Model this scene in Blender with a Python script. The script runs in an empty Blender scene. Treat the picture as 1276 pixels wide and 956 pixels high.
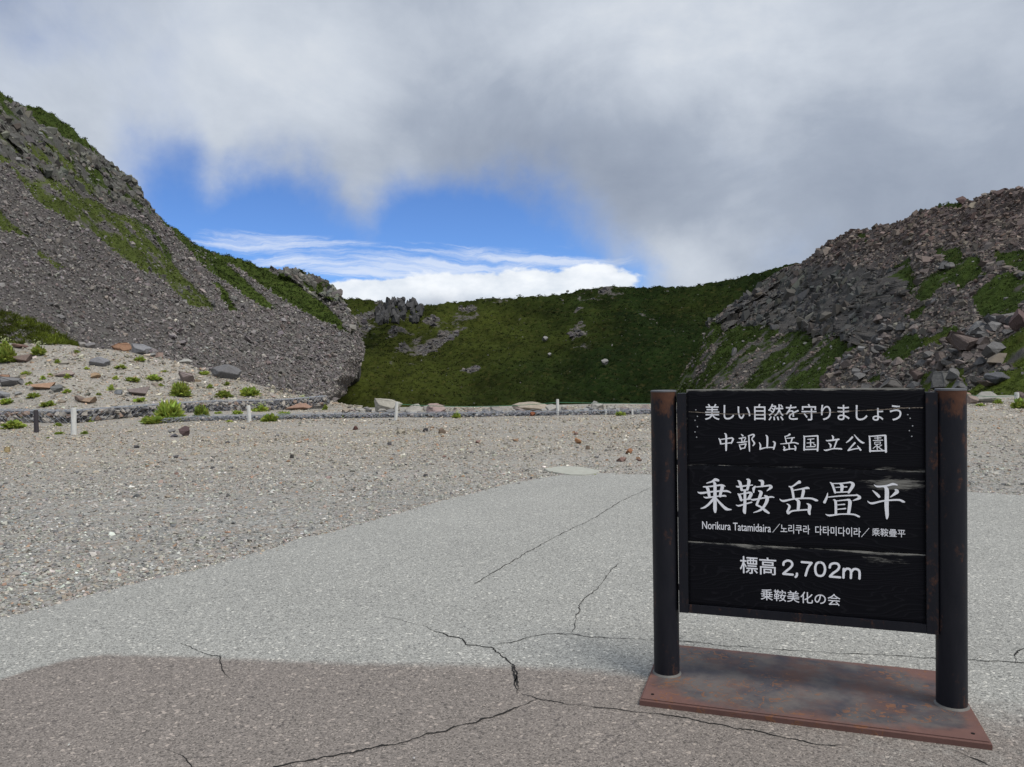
import bpy, bmesh, math, random
import numpy as np
from mathutils import Matrix, Vector, Euler

SC = bpy.context.scene
COL = SC.collection
random.seed(7)
RNG = np.random.default_rng(11)

# ------------------------------------------------------------------ camera
# the photograph is 1276 x 956; F is its focal length in those pixels
PW, PH, F = 1276.0, 956.0, 946.0
CX, CY, H = PW / 2, PH / 2, 1.53
PITCH, ROLL = math.radians(1.27), 0.0168
fwd = np.array([0, math.cos(PITCH), -math.sin(PITCH)])
up0 = np.array([0, math.sin(PITCH), math.cos(PITCH)])
r0 = np.array([1.0, 0, 0])
rgt = math.cos(ROLL) * r0 - math.sin(ROLL) * up0
upv = math.sin(ROLL) * r0 + math.cos(ROLL) * up0
CAM = np.array([0, 0, H])
cd = bpy.data.cameras.new('camera')
cam = bpy.data.objects.new('camera', cd)
COL.objects.link(cam)
M = Matrix(((rgt[0], upv[0], -fwd[0], CAM[0]), (rgt[1], upv[1], -fwd[1], CAM[1]),
            (rgt[2], upv[2], -fwd[2], CAM[2]), (0, 0, 0, 1)))
cam.matrix_world = M
cd.sensor_fit = 'HORIZONTAL'
cd.sensor_width = 36.0
cd.lens = F / PW * 36.0
cd.clip_start = 0.05
cd.clip_end = 9000
SC.camera = cam

# ------------------------------------------------------------------ light
SUN_AZ, SUN_EL = math.radians(130), math.radians(58)      # to the right, veiled by cloud
sd = bpy.data.lights.new('sun', 'SUN')
sd.energy = 2.1
sd.angle = math.radians(24)
sd.color = (1.0, 0.95, 0.88)
sun = bpy.data.objects.new('sun', sd)
COL.objects.link(sun)
sdir = Vector((math.sin(SUN_AZ) * math.cos(SUN_EL), math.cos(SUN_AZ) * math.cos(SUN_EL), math.sin(SUN_EL)))
sun.rotation_euler = sdir.to_track_quat('Z', 'Y').to_euler()
SC.view_settings.view_transform = 'Standard'
SC.view_settings.look = 'None'
SC.view_settings.gamma = 1.0
SC.view_settings.exposure = 0.35
EXPO = 0.42


class NT:
    """small helper to write node trees as expressions"""
    def __init__(s, tree):
        s.t = tree
    def new(s, typ, **kw):
        n = s.t.nodes.new(typ)
        for k, v in kw.items():
            setattr(n, k, v)
        return n
    def put(s, sock, v):
        if isinstance(v, bpy.types.NodeSocket):
            s.t.links.new(v, sock)
        elif v is not None:
            if isinstance(v, (tuple, list)) and len(v) == 3 and sock.type == 'RGBA':
                v = (*v, 1)
            sock.default_value = v
    def m(s, op, a, b=None, c=None, clamp=False):
        n = s.new('ShaderNodeMath', operation=op, use_clamp=clamp)
        s.put(n.inputs[0], a); s.put(n.inputs[1], b)
        if c is not None: s.put(n.inputs[2], c)
        return n.outputs[0]
    def add(s, a, b): return s.m('ADD', a, b)
    def sub(s, a, b): return s.m('SUBTRACT', a, b)
    def mul(s, a, b): return s.m('MULTIPLY', a, b)
    def smooth(s, v, lo, hi):
        n = s.new('ShaderNodeMapRange', interpolation_type='SMOOTHSTEP')
        s.put(n.inputs[0], v); s.put(n.inputs[1], lo); s.put(n.inputs[2], hi)
        return n.outputs[0]
    def rng(s, v, lo, hi, a, b):
        n = s.new('ShaderNodeMapRange')
        s.put(n.inputs[0], v); s.put(n.inputs[1], lo); s.put(n.inputs[2], hi); s.put(n.inputs[3], a); s.put(n.inputs[4], b)
        return n.outputs[0]
    def mix(s, f, a, b, mode='MIX'):
        n = s.new('ShaderNodeMix', data_type='RGBA', blend_type=mode)
        s.put(n.inputs[0], f); s.put(n.inputs[6], a); s.put(n.inputs[7], b)
        return n.outputs[2]
    def noise(s, vec, scale, detail=4, rough=0.55, dist=0.0, out=0, dim='3D'):
        n = s.new('ShaderNodeTexNoise', noise_dimensions=dim)
        s.put(n.inputs['Vector'], vec); s.put(n.inputs['Scale'], scale)
        n.inputs['Detail'].default_value = detail; n.inputs['Roughness'].default_value = rough
        n.inputs['Distortion'].default_value = dist
        return n.outputs[out]
    def voro(s, vec, scale, feature='F1', out='Distance', rnd=1.0):
        n = s.new('ShaderNodeTexVoronoi', feature=feature)
        s.put(n.inputs['Vector'], vec); s.put(n.inputs['Scale'], scale)
        n.inputs['Randomness'].default_value = rnd
        return n.outputs[out]
    def vec(s, x, y, z):
        n = s.new('ShaderNodeCombineXYZ')
        s.put(n.inputs[0], x); s.put(n.inputs[1], y); s.put(n.inputs[2], z)
        return n.outputs[0]
    def sep(s, v):
        n = s.new('ShaderNodeSeparateXYZ'); s.put(n.inputs[0], v)
        return n.outputs
    def vmul(s, v, w):
        n = s.new('ShaderNodeVectorMath', operation='MULTIPLY'); s.put(n.inputs[0], v); s.put(n.inputs[1], w)
        return n.outputs[0]
    def vadd(s, v, w):
        n = s.new('ShaderNodeVectorMath', operation='ADD'); s.put(n.inputs[0], v); s.put(n.inputs[1], w)
        return n.outputs[0]
    def bump(s, h, strength, dist, nrm=None):
        n = s.new('ShaderNodeBump'); s.put(n.inputs['Height'], h)
        n.inputs['Strength'].default_value = strength; n.inputs['Distance'].default_value = dist
        if nrm is not None: s.put(n.inputs['Normal'], nrm)
        return n.outputs[0]
    def ramp(s, v, stops):
        n = s.new('ShaderNodeValToRGB'); s.put(n.inputs[0], v)
        cr = n.color_ramp
        while len(cr.elements) < len(stops): cr.elements.new(0.5)
        for e, (p, c) in zip(cr.elements, stops):
            e.position = p; e.color = (*c, 1)
        return n.outputs[0]


# ------------------------------------------------------------------ sky
w = bpy.data.worlds.new('World')
SC.world = w
w.use_nodes = True
w.node_tree.nodes.clear()
W = NT(w.node_tree)
sky = W.new('ShaderNodeTexSky', sky_type='NISHITA', sun_disc=False)
sky.sun_elevation = SUN_EL
sky.sun_rotation = SUN_AZ
sky.altitude = 2700
sky.air_density = 1.0
sky.dust_density = 0.2
sky.ozone_density = 3.0
tc = W.new('ShaderNodeTexCoord')
dx, dy, dz = W.sep(tc.outputs['Generated'])
az = W.m('ARCTAN2', dx, dy)
el = W.m('ARCSINE', W.m('MINIMUM', W.m('MAXIMUM', dz, -1.0), 1.0))
P2 = W.vec(az, el, 0.0)
# soft warp so that every edge is ragged
wn = W.new('ShaderNodeTexNoise'); W.put(wn.inputs['Vector'], tc.outputs['Generated'])
wn.inputs['Scale'].default_value = 5.0; wn.inputs['Detail'].default_value = 6; wn.inputs['Roughness'].default_value = 0.55
wr, wg, wb = W.sep(wn.outputs['Color'])
azw = W.add(az, W.mul(W.sub(wr, 0.5), 0.16))
elw = W.add(el, W.mul(W.sub(wg, 0.5), 0.16))


def skypos(px, py):
    return math.atan((px - 638) / F), math.atan((457 - 0.0168 * (px - 638) - py) / F)


def blob(px, py, rx, ry, a=None, e=None):
    ca, ce = skypos(px, py)
    u = W.mul(W.sub(a or azw, ca), F / rx)
    v = W.mul(W.sub(e or elw, ce), F / ry)
    r2 = W.add(W.mul(u, u), W.mul(v, v))
    return W.m('EXPONENT', W.mul(r2, -1.0))


def total(l):
    r = l[0]
    for x in l[1:]: r = W.add(r, x)
    return r


fine = W.noise(tc.outputs['Generated'], 9.0, 8, 0.6)
big = W.noise(tc.outputs['Generated'], 2.2, 5, 0.5)
# openings in the cloud deck
opening = total([W.mul(blob(200, 225, 55, 62), .80), W.mul(blob(350, 262, 112, 58), 1.08), W.mul(blob(590, 284, 150, 50), 1.08),
                 W.mul(blob(520, 345, 330, 52), 1.25), W.mul(blob(260, 315, 90, 50), .9),
                 W.mul(blob(640, 255, 75, 40), .35), W.mul(blob(-20, 70, 190, 75), .62), W.mul(blob(760, 335, 70, 30), .5),
                 W.mul(blob(465, 262, 38, 62), -.55), W.mul(blob(265, 215, 26, 60), -.35), W.mul(blob(860, 330, 50, 60), -.5)])
opn = W.add(opening, W.mul(W.sub(fine, 0.5), .95))
deck = W.sub(1.0, W.smooth(opn, 0.06, 1.25))
# deck brightness
wisp = W.noise(W.vec(W.mul(az, 1.0), W.mul(el, 1.7), 1.0), 4.2, 8, .6, .35)
lum = total([W.mul(big, .5), W.mul(wisp, .62), -.06, W.mul(blob(900, 60, 200, 120), .26), W.mul(blob(300, 120, 380, 100), .28), W.mul(blob(870, 320, 70, 60), .3),
             W.mul(blob(640, 200, 190, 70), -.24), W.mul(blob(1150, 240, 330, 110), -.12), W.mul(blob(850, 215, 160, 50), -.12), W.mul(fine, .26)])
deckcol = W.ramp(W.rng(lum, .25, 1.15, 0, 1), [(0, (1.9, 2.25, 2.95)), (0.35, (2.85, 3.25, 3.95)), (0.7, (4.5, 4.9, 5.5)), (1, (6.2, 6.4, 6.6))])
blue = W.mix(.03, W.mix(1.0, sky.outputs[0], (0.52, 0.74, 1.05), 'MULTIPLY'), (4.6, 5.0, 5.6))
# cirrus streaks low in the opening
streak = W.noise(W.vec(W.add(W.mul(az, 4.0), W.mul(el, 9.0)), W.add(W.mul(el, 50.0), W.mul(wr, 4.0)), 3.0), 1.0, 7, 0.65)
cir_band = total([blob(330, 312, 140, 16, az, el), W.mul(blob(450, 328, 120, 20, az, el), 1.4), W.mul(blob(620, 328, 190, 16, az, el), 1.1)])
cirrus = W.smooth(W.add(W.mul(W.m('MINIMUM', cir_band, 1.0), .36), W.mul(streak, 1.15)), 0.76, 1.08)
# low cumulus bank lying on the horizon all the way round
puff = W.noise(W.vec(W.mul(az, 1.0), W.mul(el, 1.9), 0.0), 13.0, 7, 0.58)
bank_h = total([blob(655, 368, 140, 36, az, el), W.mul(blob(520, 372, 120, 22, az, el), 1.1), W.mul(blob(445, 370, 60, 14, az, el), .9), W.mul(blob(425, 326, 60, 12, az, el), W.mul(puff, .75)), W.mul(blob(750, 352, 60, 20, az, el), .45)])
around = W.mul(W.smooth(el, 0.09, -0.02), W.smooth(W.m('ABSOLUTE', az), .30, .55))
cum = W.smooth(W.add(W.m('MAXIMUM', bank_h, around), W.mul(W.sub(puff, .5), 1.5)), 0.42, 0.64)
cumcol = W.ramp(puff, [(0.3, (5.0, 5.5, 6.1)), (0.62, (7.3, 7.5, 7.7))])
skycol = W.mix(W.mul(cirrus, .66), blue, (6.6, 6.9, 7.3))
skycol = W.mix(W.mul(cum, .96), skycol, cumcol)
# an overcast sky is brighter overhead than near the horizon
zen = W.rng(W.smooth(el, .42, 1.2), 0, 1, 1.0, 1.45)
deckcol = W.mix(1.0, deckcol, W.vec(zen, zen, zen), 'MULTIPLY')
skycol = W.mix(deck, skycol, deckcol)
bg = W.new('ShaderNodeBackground')
W.put(bg.inputs[0], skycol)
bg.inputs[1].default_value = 0.10
wo = W.new('ShaderNodeOutputWorld')
w.node_tree.links.new(bg.outputs[0], wo.inputs[0])

# ------------------------------------------------------------------ geometry helpers
def ray(px, py):
    px = np.asarray(px, float); py = np.asarray(py, float)
    d = fwd + ((px - CX) / F)[..., None] * rgt + ((CY - py) / F)[..., None] * upv
    return d / d[..., 1:2]


def P(px, py, D):
    """world point seen at that place of the photograph, D metres ahead"""
    return CAM + ray(px, py) * np.asarray(D, float)[..., None]


def G(px, py, z=0.0):
    d = ray(px, py)
    t = (z - H) / d[..., 2]
    return CAM + d * t[..., None]


def to_px(p):
    v = p - CAM
    a = v @ fwd
    return CX + F * (v @ rgt) / a, CY - F * (v @ upv) / a


def _hash(ix, iy, iz, s):
    h = (ix * 374761393 + iy * 668265263 + iz * 1274126177 + s * 974711) & 0xffffffff
    h = ((h ^ (h >> 13)) * 1274126177) & 0xffffffff
    h = ((h ^ (h >> 16)) * 2246822519) & 0xffffffff
    return ((h ^ (h >> 15)) & 0xffffff) / float(0xffffff)


def vnoise(p, s=0):
    i = np.floor(p).astype(np.int64); f = p - i
    f = f * f * (3 - 2 * f)
    r = 0
    for a in (0, 1):
        wa = f[..., 0] if a else 1 - f[..., 0]
        for b in (0, 1):
            wb_ = f[..., 1] if b else 1 - f[..., 1]
            for c in (0, 1):
                wc = f[..., 2] if c else 1 - f[..., 2]
                r = r + wa * wb_ * wc * _hash(i[..., 0] + a, i[..., 1] + b, i[..., 2] + c, s)
    return r


def fbm(p, oct=4, s=0, gain=0.5):
    r = 0; a = 1; t = 0
    for k in range(oct):
        r = r + a * vnoise(p * 2 ** k + 17.3 * k, s + k); t += a; a *= gain
    return r / t - 0.5


def worley(p, s=0):
    """distance to nearest feature point and that cell's random number"""
    i = np.floor(p).astype(np.int64)
    best = np.full(p.shape[:-1], 9.0); idv = np.zeros(p.shape[:-1]); sec = best.copy()
    for a in (-1, 0, 1):
        for b in (-1, 0, 1):
            for c in (-1, 0, 1):
                q = i + np.array([a, b, c])
                o = np.stack([_hash(q[..., 0], q[..., 1], q[..., 2], s + k) for k in (1, 2, 3)], -1)
                d = np.linalg.norm(q + o - p, axis=-1)
                m = d < best
                sec = np.where(m, best, np.minimum(sec, d))
                idv = np.where(m, _hash(q[..., 0], q[..., 1], q[..., 2], s + 9), idv)
                best = np.where(m, d, best)
    return best, sec - best, idv


def inpoly(x, y, poly):
    x = np.asarray(x, float); y = np.asarray(y, float)
    r = np.zeros(x.shape, bool)
    n = len(poly)
    for i in range(n):
        x1, y1 = poly[i]; x2, y2 = poly[(i + 1) % n]
        if y1 == y2: continue
        c = ((y1 > y) != (y2 > y)) & (x < (x2 - x1) * (y - y1) / (y2 - y1) + x1)
        r ^= c
    return r


def polydist(x, y, pts):
    """distance to an open polyline"""
    best = np.full(np.shape(x), 1e9)
    for (x1, y1), (x2, y2) in zip(pts[:-1], pts[1:]):
        dx_, dy_ = x2 - x1, y2 - y1
        t = np.clip(((x - x1) * dx_ + (y - y1) * dy_) / (dx_ * dx_ + dy_ * dy_), 0, 1)
        best = np.minimum(best, np.hypot(x - x1 - t * dx_, y - y1 - t * dy_))
    return best


def mesh_np(name, V, T, size=3, smooth=False, attrs=None):
    """mesh from numpy arrays; T is faces x size"""
    me = bpy.data.meshes.new(name)
    V = np.asarray(V, np.float32); T = np.asarray(T, np.int32)
    me.vertices.add(len(V)); me.vertices.foreach_set('co', V.ravel())
    me.loops.add(T.size); me.loops.foreach_set('vertex_index', T.ravel())
    me.polygons.add(len(T)); me.polygons.foreach_set('loop_start', np.arange(0, T.size, size, dtype=np.int32))
    me.polygons.foreach_set('loop_total', np.full(len(T), size, np.int32))
    me.polygons.foreach_set('use_smooth', np.full(len(T), smooth))
    me.update(calc_edges=True)
    for k, (dom, arr) in (attrs or {}).items():
        a = me.attributes.new(k, 'FLOAT_COLOR', dom)
        arr = np.asarray(arr, np.float32)
        if arr.shape[1] == 3: arr = np.hstack([arr, np.ones((len(arr), 1), np.float32)])
        a.data.foreach_set('color', arr.ravel())
    return me


def obj(name, me, mat=None, parent=None, loc=None, kind=None, label=None, cat=None, group=None):
    if isinstance(me, bmesh.types.BMesh):
        b = me; me = bpy.data.meshes.new(name); b.to_mesh(me); b.free()
    o = bpy.data.objects.new(name, me)
    if mat is not None and me is not None and len(me.materials) == 0: me.materials.append(mat)
    COL.objects.link(o)
    if parent is not None: o.parent = parent
    if loc is not None: o.location = loc
    tag(o, label, cat, group, kind)
    return o


def tag(o, label=None, cat=None, group=None, kind=None):
    if label: o['label'] = label
    if cat: o['category'] = cat
    if group: o['group'] = group
    if kind: o['kind'] = kind
    return o


def srgb(r, g, b):
    return tuple(((c / 255) / 12.92 if c / 255 <= .04045 else ((c / 255 + .055) / 1.055) ** 2.4) for c in (r, g, b))


# ------------------------------------------------------------------ materials
def newmat(name):
    m = bpy.data.materials.new(name); m.use_nodes = True
    m.node_tree.nodes.clear()
    N = NT(m.node_tree)
    b = N.new('ShaderNodeBsdfPrincipled'); o = N.new('ShaderNodeOutputMaterial')
    m.node_tree.links.new(b.outputs[0], o.inputs[0])
    N.b = b
    N.oc = N.new('ShaderNodeTexCoord').outputs['Object']
    return m, N


def fin(N, col, rough=0.9, nrm=None, metal=0.0, spec=0.3):
    N.put(N.b.inputs['Base Color'], col); N.put(N.b.inputs['Roughness'], rough)
    N.put(N.b.inputs['Metallic'], metal); N.b.inputs['Specular IOR Level'].default_value = spec
    if nrm is not None: N.put(N.b.inputs['Normal'], nrm)


def attr(N, name):
    a = N.new('ShaderNodeAttribute'); a.attribute_name = name
    return a.outputs['Color']


def mat_rock(name, source, scale=1.0, var=0.45, bump=0.5, bd=0.05):
    """stone whose tone is given per stone: a face attribute (heaps) or the object's colour (single stones)"""
    m, N = newmat(name)
    base = attr(N, 'tone') if source == 'attr' else N.new('ShaderNodeObjectInfo').outputs['Color']
    n1 = N.noise(N.oc, 3.0 * scale, 6, 0.65); n2 = N.noise(N.oc, 17.0 * scale, 4, 0.7)
    k = N.add(N.mul(n1, var * 1.6), N.add(N.mul(n2, var * .7), 1 - var * 1.15))
    c = N.mix(1.0, base, N.vec(k, k, k), 'MULTIPLY')
    lich = N.smooth(N.noise(N.oc, 5.0 * scale, 5, 0.7), 0.6, 0.72)
    c = N.mix(N.mul(lich, .25), c, (.30, .31, .25))
    h = N.add(n1, N.mul(n2, .5))
    fin(N, c, .95, N.bump(h, bump, bd), spec=.12)
    return m


M_scree = mat_rock('scree_stone', 'attr', 1.0, .4, .4, .06)
M_pebble = mat_rock('gravel_stone', 'attr', 12.0, .35, .3, .004)
M_boulder = mat_rock('boulder_stone', 'obj', 2.2, .5, .8, .04)
M_bigrock = mat_rock('talus_stone', 'obj', 0.8, .55, .8, .15)


def mat_hill():
    m, N = newmat('hillside')
    c0 = attr(N, 'tone')
    gm = N.sep(attr(N, 'cover'))[0]
    n0 = N.noise(N.oc, .9, 8, .7)
    n1 = N.noise(N.oc, 3.5, 6, .7)
    n2 = N.voro(N.oc, 1.6)
    gs = N.smooth(N.add(gm, N.mul(N.sub(N.noise(N.oc, .45, 8, .7), .5), .9)), .40, .58)
    k = N.add(.35, N.add(N.mul(n0, .6), N.mul(n1, .7)))
    rock = N.mix(1.0, c0, N.vec(k, k, k), 'MULTIPLY')
    gt = N.sep(attr(N, 'green'))
    gcol = attr(N, 'green')
    k2 = N.add(-.25, N.add(N.mul(n1, .9), N.mul(N.noise(N.vmul(N.oc, (1, .5, 1.6)), .09, 6, .62), 1.7)))
    green = N.mix(1.0, gcol, N.vec(k2, k2, N.mul(k2, .9)), 'MULTIPLY')
    green = N.mix(N.mul(N.smooth(N.noise(N.oc, .6, 4, .6), .52, .7), .45), green, N.mix(.5, green, (.10, .075, .03)))
    c = N.mix(gs, rock, green)
    h = N.add(N.mul(n1, .8), N.mul(n2, .4))
    fin(N, c, 1.0, N.bump(h, .8, .35), spec=.04)
    return m


M_hill = mat_hill()


def mat_gravel_ground():
    m, N = newmat('gravel_ground')
    cellc = N.voro(N.oc, 42, out='Color')
    d = N.voro(N.oc, 42)
    cellc2 = N.voro(N.oc, 17, out='Color')
    v = N.sep(cellc)[0]; v2 = N.sep(cellc2)[1]
    col = N.ramp(v, [(0, (.13, .125, .115)), (.3, (.245, .235, .21)), (.65, (.34, .322, .28)), (.9, (.43, .41, .365)), (1, (.53, .51, .46))])
    col = N.mix(N.mul(N.smooth(v2, .6, .9), .5), col, (.36, .27, .20))
    big_ = N.noise(N.vmul(N.oc, (.6, 1.3, 1)), .5, 7, .65)
    k = N.add(.66, N.mul(big_, .66))
    dust = N.mix(N.mul(N.smooth(N.noise(N.oc, 1.3, 6, .6), .45, .65), .55), col, (.325, .303, .258))
    near = N.sep(attr(N, 'cover'))[0]
    c = N.mix(near, dust, N.mix(1.0, dust, (.90, .93, .97), 'MULTIPLY'))
    c = N.mix(1.0, c, N.vec(k, k, k), 'MULTIPLY')
    fin(N, c, .95, N.bump(N.sub(1.0, d), .9, .02))
    return m


M_ground = mat_gravel_ground()


def mat_asphalt():
    m, N = newmat('worn_asphalt')
    stain = N.sep(attr(N, 'cover'))[0]
    v = N.sep(N.voro(N.oc, 160, out='Color'))
    vb = N.sep(N.voro(N.oc, 75, out='Color'))
    d = N.voro(N.oc, 160)
    grain = N.ramp(v[0], [(0, (.13, .13, .116)), (.22, (.255, .252, .232)), (.75, (.36, .356, .325)), (.95, (.44, .436, .40)), (1, (.60, .59, .53))])
    grain = N.mix(N.mul(N.smooth(vb[0], .95, .99), .8), grain, (.66, .64, .57))
    grain = N.mix(N.mul(N.smooth(vb[1], .93, .99), .6), grain, (.09, .09, .09))
    patchy = N.add(.84, N.mul(N.noise(N.oc, .9, 7, .65), .32))
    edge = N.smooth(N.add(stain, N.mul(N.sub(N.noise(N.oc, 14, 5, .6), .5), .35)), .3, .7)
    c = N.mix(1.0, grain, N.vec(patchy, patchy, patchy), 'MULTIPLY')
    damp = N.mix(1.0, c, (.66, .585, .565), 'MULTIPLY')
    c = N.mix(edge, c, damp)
    fin(N, c, .88, N.bump(N.sub(1.0, d), .75, .005))
    return m


M_asph = mat_asphalt()


def mat_simple(name, col, rough=.8, var=.3, scale=20, bump=.2, bd=.003, metal=0.0, spec=.3):
    m, N = newmat(name)
    n = N.noise(N.oc, scale, 5, .65)
    k = N.add(1 - var, N.mul(n, 2 * var))
    fin(N, N.mix(1.0, col, N.vec(k, k, k), 'MULTIPLY'), rough, N.bump(n, bump, bd), metal, spec)
    return m


M_crack = mat_simple('crack_shade', (.018, .017, .016), 1.0, .4, 60)  # shade inside the cracks, painted as a flat dark colour
M_white_post = mat_simple('weathered_white_paint', (.62, .62, .59), .75, .22, 14)
M_rope = mat_simple('green_rope', (.05, .16, .09), .8, .2, 60)
M_slab = mat_simple('pale_concrete', (.36, .36, .31), .9, .25, 12, .4, .006)
M_dark_post = mat_simple('rusty_dark_post', (.05, .045, .05), .7, .3, 12)
M_wire = mat_simple('galvanised_wire', (.26, .28, .31), .6, .2, 40)


def mat_leaf(name, col, var=.35, trans=.25):
    m, N = newmat(name)
    rnd = N.new('ShaderNodeObjectInfo').outputs['Random']
    t = attr(N, 'tone')
    k = N.add(.8, N.mul(rnd, .4))
    c = N.mix(1.0, N.mix(1.0, col, t, 'MULTIPLY'), N.vec(k, k, k), 'MULTIPLY')
    fin(N, c, .75, spec=.08)
    tr = N.new('ShaderNodeBsdfTranslucent'); N.put(tr.inputs[0], c)
    mx = N.new('ShaderNodeMixShader'); mx.inputs[0].default_value = trans
    N.t.links.new(N.b.outputs[0], mx.inputs[1]); N.t.links.new(tr.outputs[0], mx.inputs[2])
    for n in N.t.nodes:
        if n.type == 'OUTPUT_MATERIAL': N.t.links.new(mx.outputs[0], n.inputs[0])
    return m


M_leaf = mat_leaf('herb_leaf', (.27, .335, .075), trans=.4)
M_pine = mat_leaf('dwarf_pine_needles', (.062, .085, .014), trans=.15)
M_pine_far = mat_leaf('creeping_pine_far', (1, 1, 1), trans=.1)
M_flower = mat_leaf('pale_flower', (.62, .66, .38), trans=.3)


def mat_steel():
    """black painted steel, rust coming through"""
    m, N = newmat('rusting_black_steel')
    x, y, z = N.sep(N.oc)
    n = N.noise(N.vmul(N.oc, (1, 1, .35)), 14, 8, .7)
    n2 = N.noise(N.oc, 55, 5, .7)
    ru = N.smooth(N.add(n, N.mul(N.sub(n2, .5), .35)), .57, .74)
    # rust starts at the top end and in a ring lower down
    xs = N.sep(attr(N, 'wear'))[0]
    topr = N.smooth(N.add(xs, N.mul(N.sub(N.noise(N.vmul(N.oc, (1, 1, .5)), 22, 7, .7), .5), 2.6)), .35, .85)
    ru = N.m('MAXIMUM', N.mul(ru, .62), N.mul(topr, .66))
    base = N.mix(N.noise(N.vmul(N.oc, (1, 1, .25)), 20, 6, .7), (.0035, .005, .010), (.020, .020, .025))
    rc = N.mix(n2, (.075, .032, .018), (.18, .078, .04))
    c = N.mix(ru, base, rc)
    fin(N, c, N.add(.5, N.mul(ru, .4)), N.bump(N.add(n, N.mul(ru, .4)), .25, .003), spec=.22)
    return m


M_steel = mat_steel()


def mat_plate():
    m, N = newmat('rusted_base_plate')
    n = N.noise(N.oc, 2.6, 7, .62, .4)
    n2 = N.noise(N.oc, 14, 7, .7)
    n3 = N.noise(N.vmul(N.oc, (1, 1, 1)), 24, 4, .6, 1.5)
    edge = N.sep(attr(N, 'wear'))[0]
    red = N.smooth(N.add(edge, N.add(N.mul(N.sub(n, .5), 1.6), N.mul(N.sub(n2, .5), .7))), .2, .8)
    worn = N.mix(N.smooth(N.noise(N.oc, 5, 6, .6), .35, .65), N.mix(n2, (.024, .024, .034), (.075, .07, .08)), N.mix(n2, (.075, .068, .066), (.15, .13, .12)))
    worn = N.mix(N.smooth(N.noise(N.vadd(N.oc, (3, 1, 0)), 4, 6, .65), .45, .7), worn, N.mix(n2, (.07, .04, .036), (.13, .075, .06)))
    redc = N.mix(n2, (.095, .050, .043), (.18, .098, .082))
    c = N.mix(red, worn, redc)
    flake = N.mul(N.smooth(n3, .55, .62), N.smooth(N.noise(N.oc, 3.1, 3, .5), .45, .56))
    c = N.mix(N.mul(flake, .7), c, (.20, .088, .04))
    fin(N, c, .72, N.bump(N.add(n2, flake), .3, .003), spec=.22)
    return m


M_plate = mat_plate()


def mat_board():
    """black stained timber, paint worn to grey wood where the board's 'wear' says"""
    m, N = newmat('black_painted_timber')
    x, y, z = N.sep(N.oc)
    # growth rings: stretched, warped bands
    wv = N.vec(N.mul(x, 1.5), 0.0, N.mul(z, 9.0))
    warp = N.noise(wv, 1.0, 2, .4)
    ring = N.m('SINE', N.mul(N.add(N.mul(z, 1.0), N.mul(warp, .42)), 330))
    grain = N.noise(N.vmul(N.oc, (6, 1, 160)), 1.0, 5, .6)
    fine_ = N.noise(N.vmul(N.oc, (9, 1, 60)), 1.0, 8, .75)
    wear = N.sep(attr(N, 'wear'))[0]
    base = N.mix(N.smooth(ring, .72, 1.0), (.0022, .0024, .0045), (.008, .008, .011))
    base = N.mix(N.mul(grain, .25), base, (.007, .008, .012))
    wmask = N.smooth(N.add(wear, N.mul(N.sub(fine_, .5), 1.7)), .48, .85)
    spk = N.mul(N.smooth(fine_, .73, .82), .35)
    c = N.mix(N.m('MAXIMUM', wmask, spk), base, N.mix(grain, (.10, .10, .09), (.30, .29, .26)))
    fin(N, c, .62, N.bump(N.add(N.mul(ring, .25), grain), .35, .002), spec=.14)
    return m


M_board = mat_board()
M_letter = mat_simple('white_lettering', (.90, .91, .94), .7, .05, 60)
M_rawwood = mat_simple('bare_grey_wood', (.36, .30, .24), .9, .5, 70)
M_nail = mat_simple('nail_head', (.30, .31, .33), .5, .2, 90)
M_hole = mat_simple('dark_hole', (.008, .006, .006), 1, .1, 20)

# ------------------------------------------------------------------ stones
def hull_proto(n, seed, squash=(1, 1, 1), jitter=.35):
    r = np.random.default_rng(seed)
    k = np.arange(n) + .5
    ph = np.arccos(1 - 2 * k / n); th = math.pi * (1 + 5 ** .5) * k
    pts = np.stack([np.cos(th) * np.sin(ph), np.sin(th) * np.sin(ph), np.cos(ph)], 1)
    pts = pts + r.normal(0, jitter * .45, pts.shape)
    pts = pts / np.linalg.norm(pts, axis=1)[:, None] * r.uniform(1 - jitter, 1, (n, 1)) * np.array(squash)
    bm = bmesh.new()
    for p in pts: bm.verts.new(p)
    res = bmesh.ops.convex_hull(bm, input=bm.verts)
    for v in [v for v in bm.verts if not v.link_faces]: bm.verts.remove(v)
    bmesh.ops.triangulate(bm, faces=bm.faces)
    bmesh.ops.recalc_face_normals(bm, faces=bm.faces)
    bm.verts.index_update()
    V = np.array([v.co[:] for v in bm.verts]); T = np.array([[v.index for v in f.verts] for f in bm.faces])
    bm.free()
    return V, T


def cut_rock(seed, n, squash=(1, 1, 1), lo_=.55, hi_=.95):
    """a block cut by random planes, as broken rock is"""
    r = np.random.default_rng(seed)
    bm = bmesh.new(); bmesh.ops.create_cube(bm, size=2)
    R_ = Euler(r.uniform(0, 3, 3)).to_matrix()
    for i in range(n):
        d = r.normal(0, 1, 3); d /= np.linalg.norm(d)
        geom = bm.verts[:] + bm.edges[:] + bm.faces[:]
        res = bmesh.ops.bisect_plane(bm, geom=geom, plane_co=Vector(d * r.uniform(lo_, hi_)), plane_no=Vector(d), clear_outer=True)
        ed = [e for e in res['geom_cut'] if isinstance(e, bmesh.types.BMEdge)]
        if ed: bmesh.ops.contextual_create(bm, geom=ed)
    bmesh.ops.remove_doubles(bm, verts=bm.verts, dist=.06)
    for v in bm.verts: v.co = R_ @ v.co
    m = max(v.co.length for v in bm.verts)
    for v in bm.verts: v.co = Vector((v.co.x * squash[0], v.co.y * squash[1], v.co.z * squash[2])) / m * 1.05
    return bm


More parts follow.
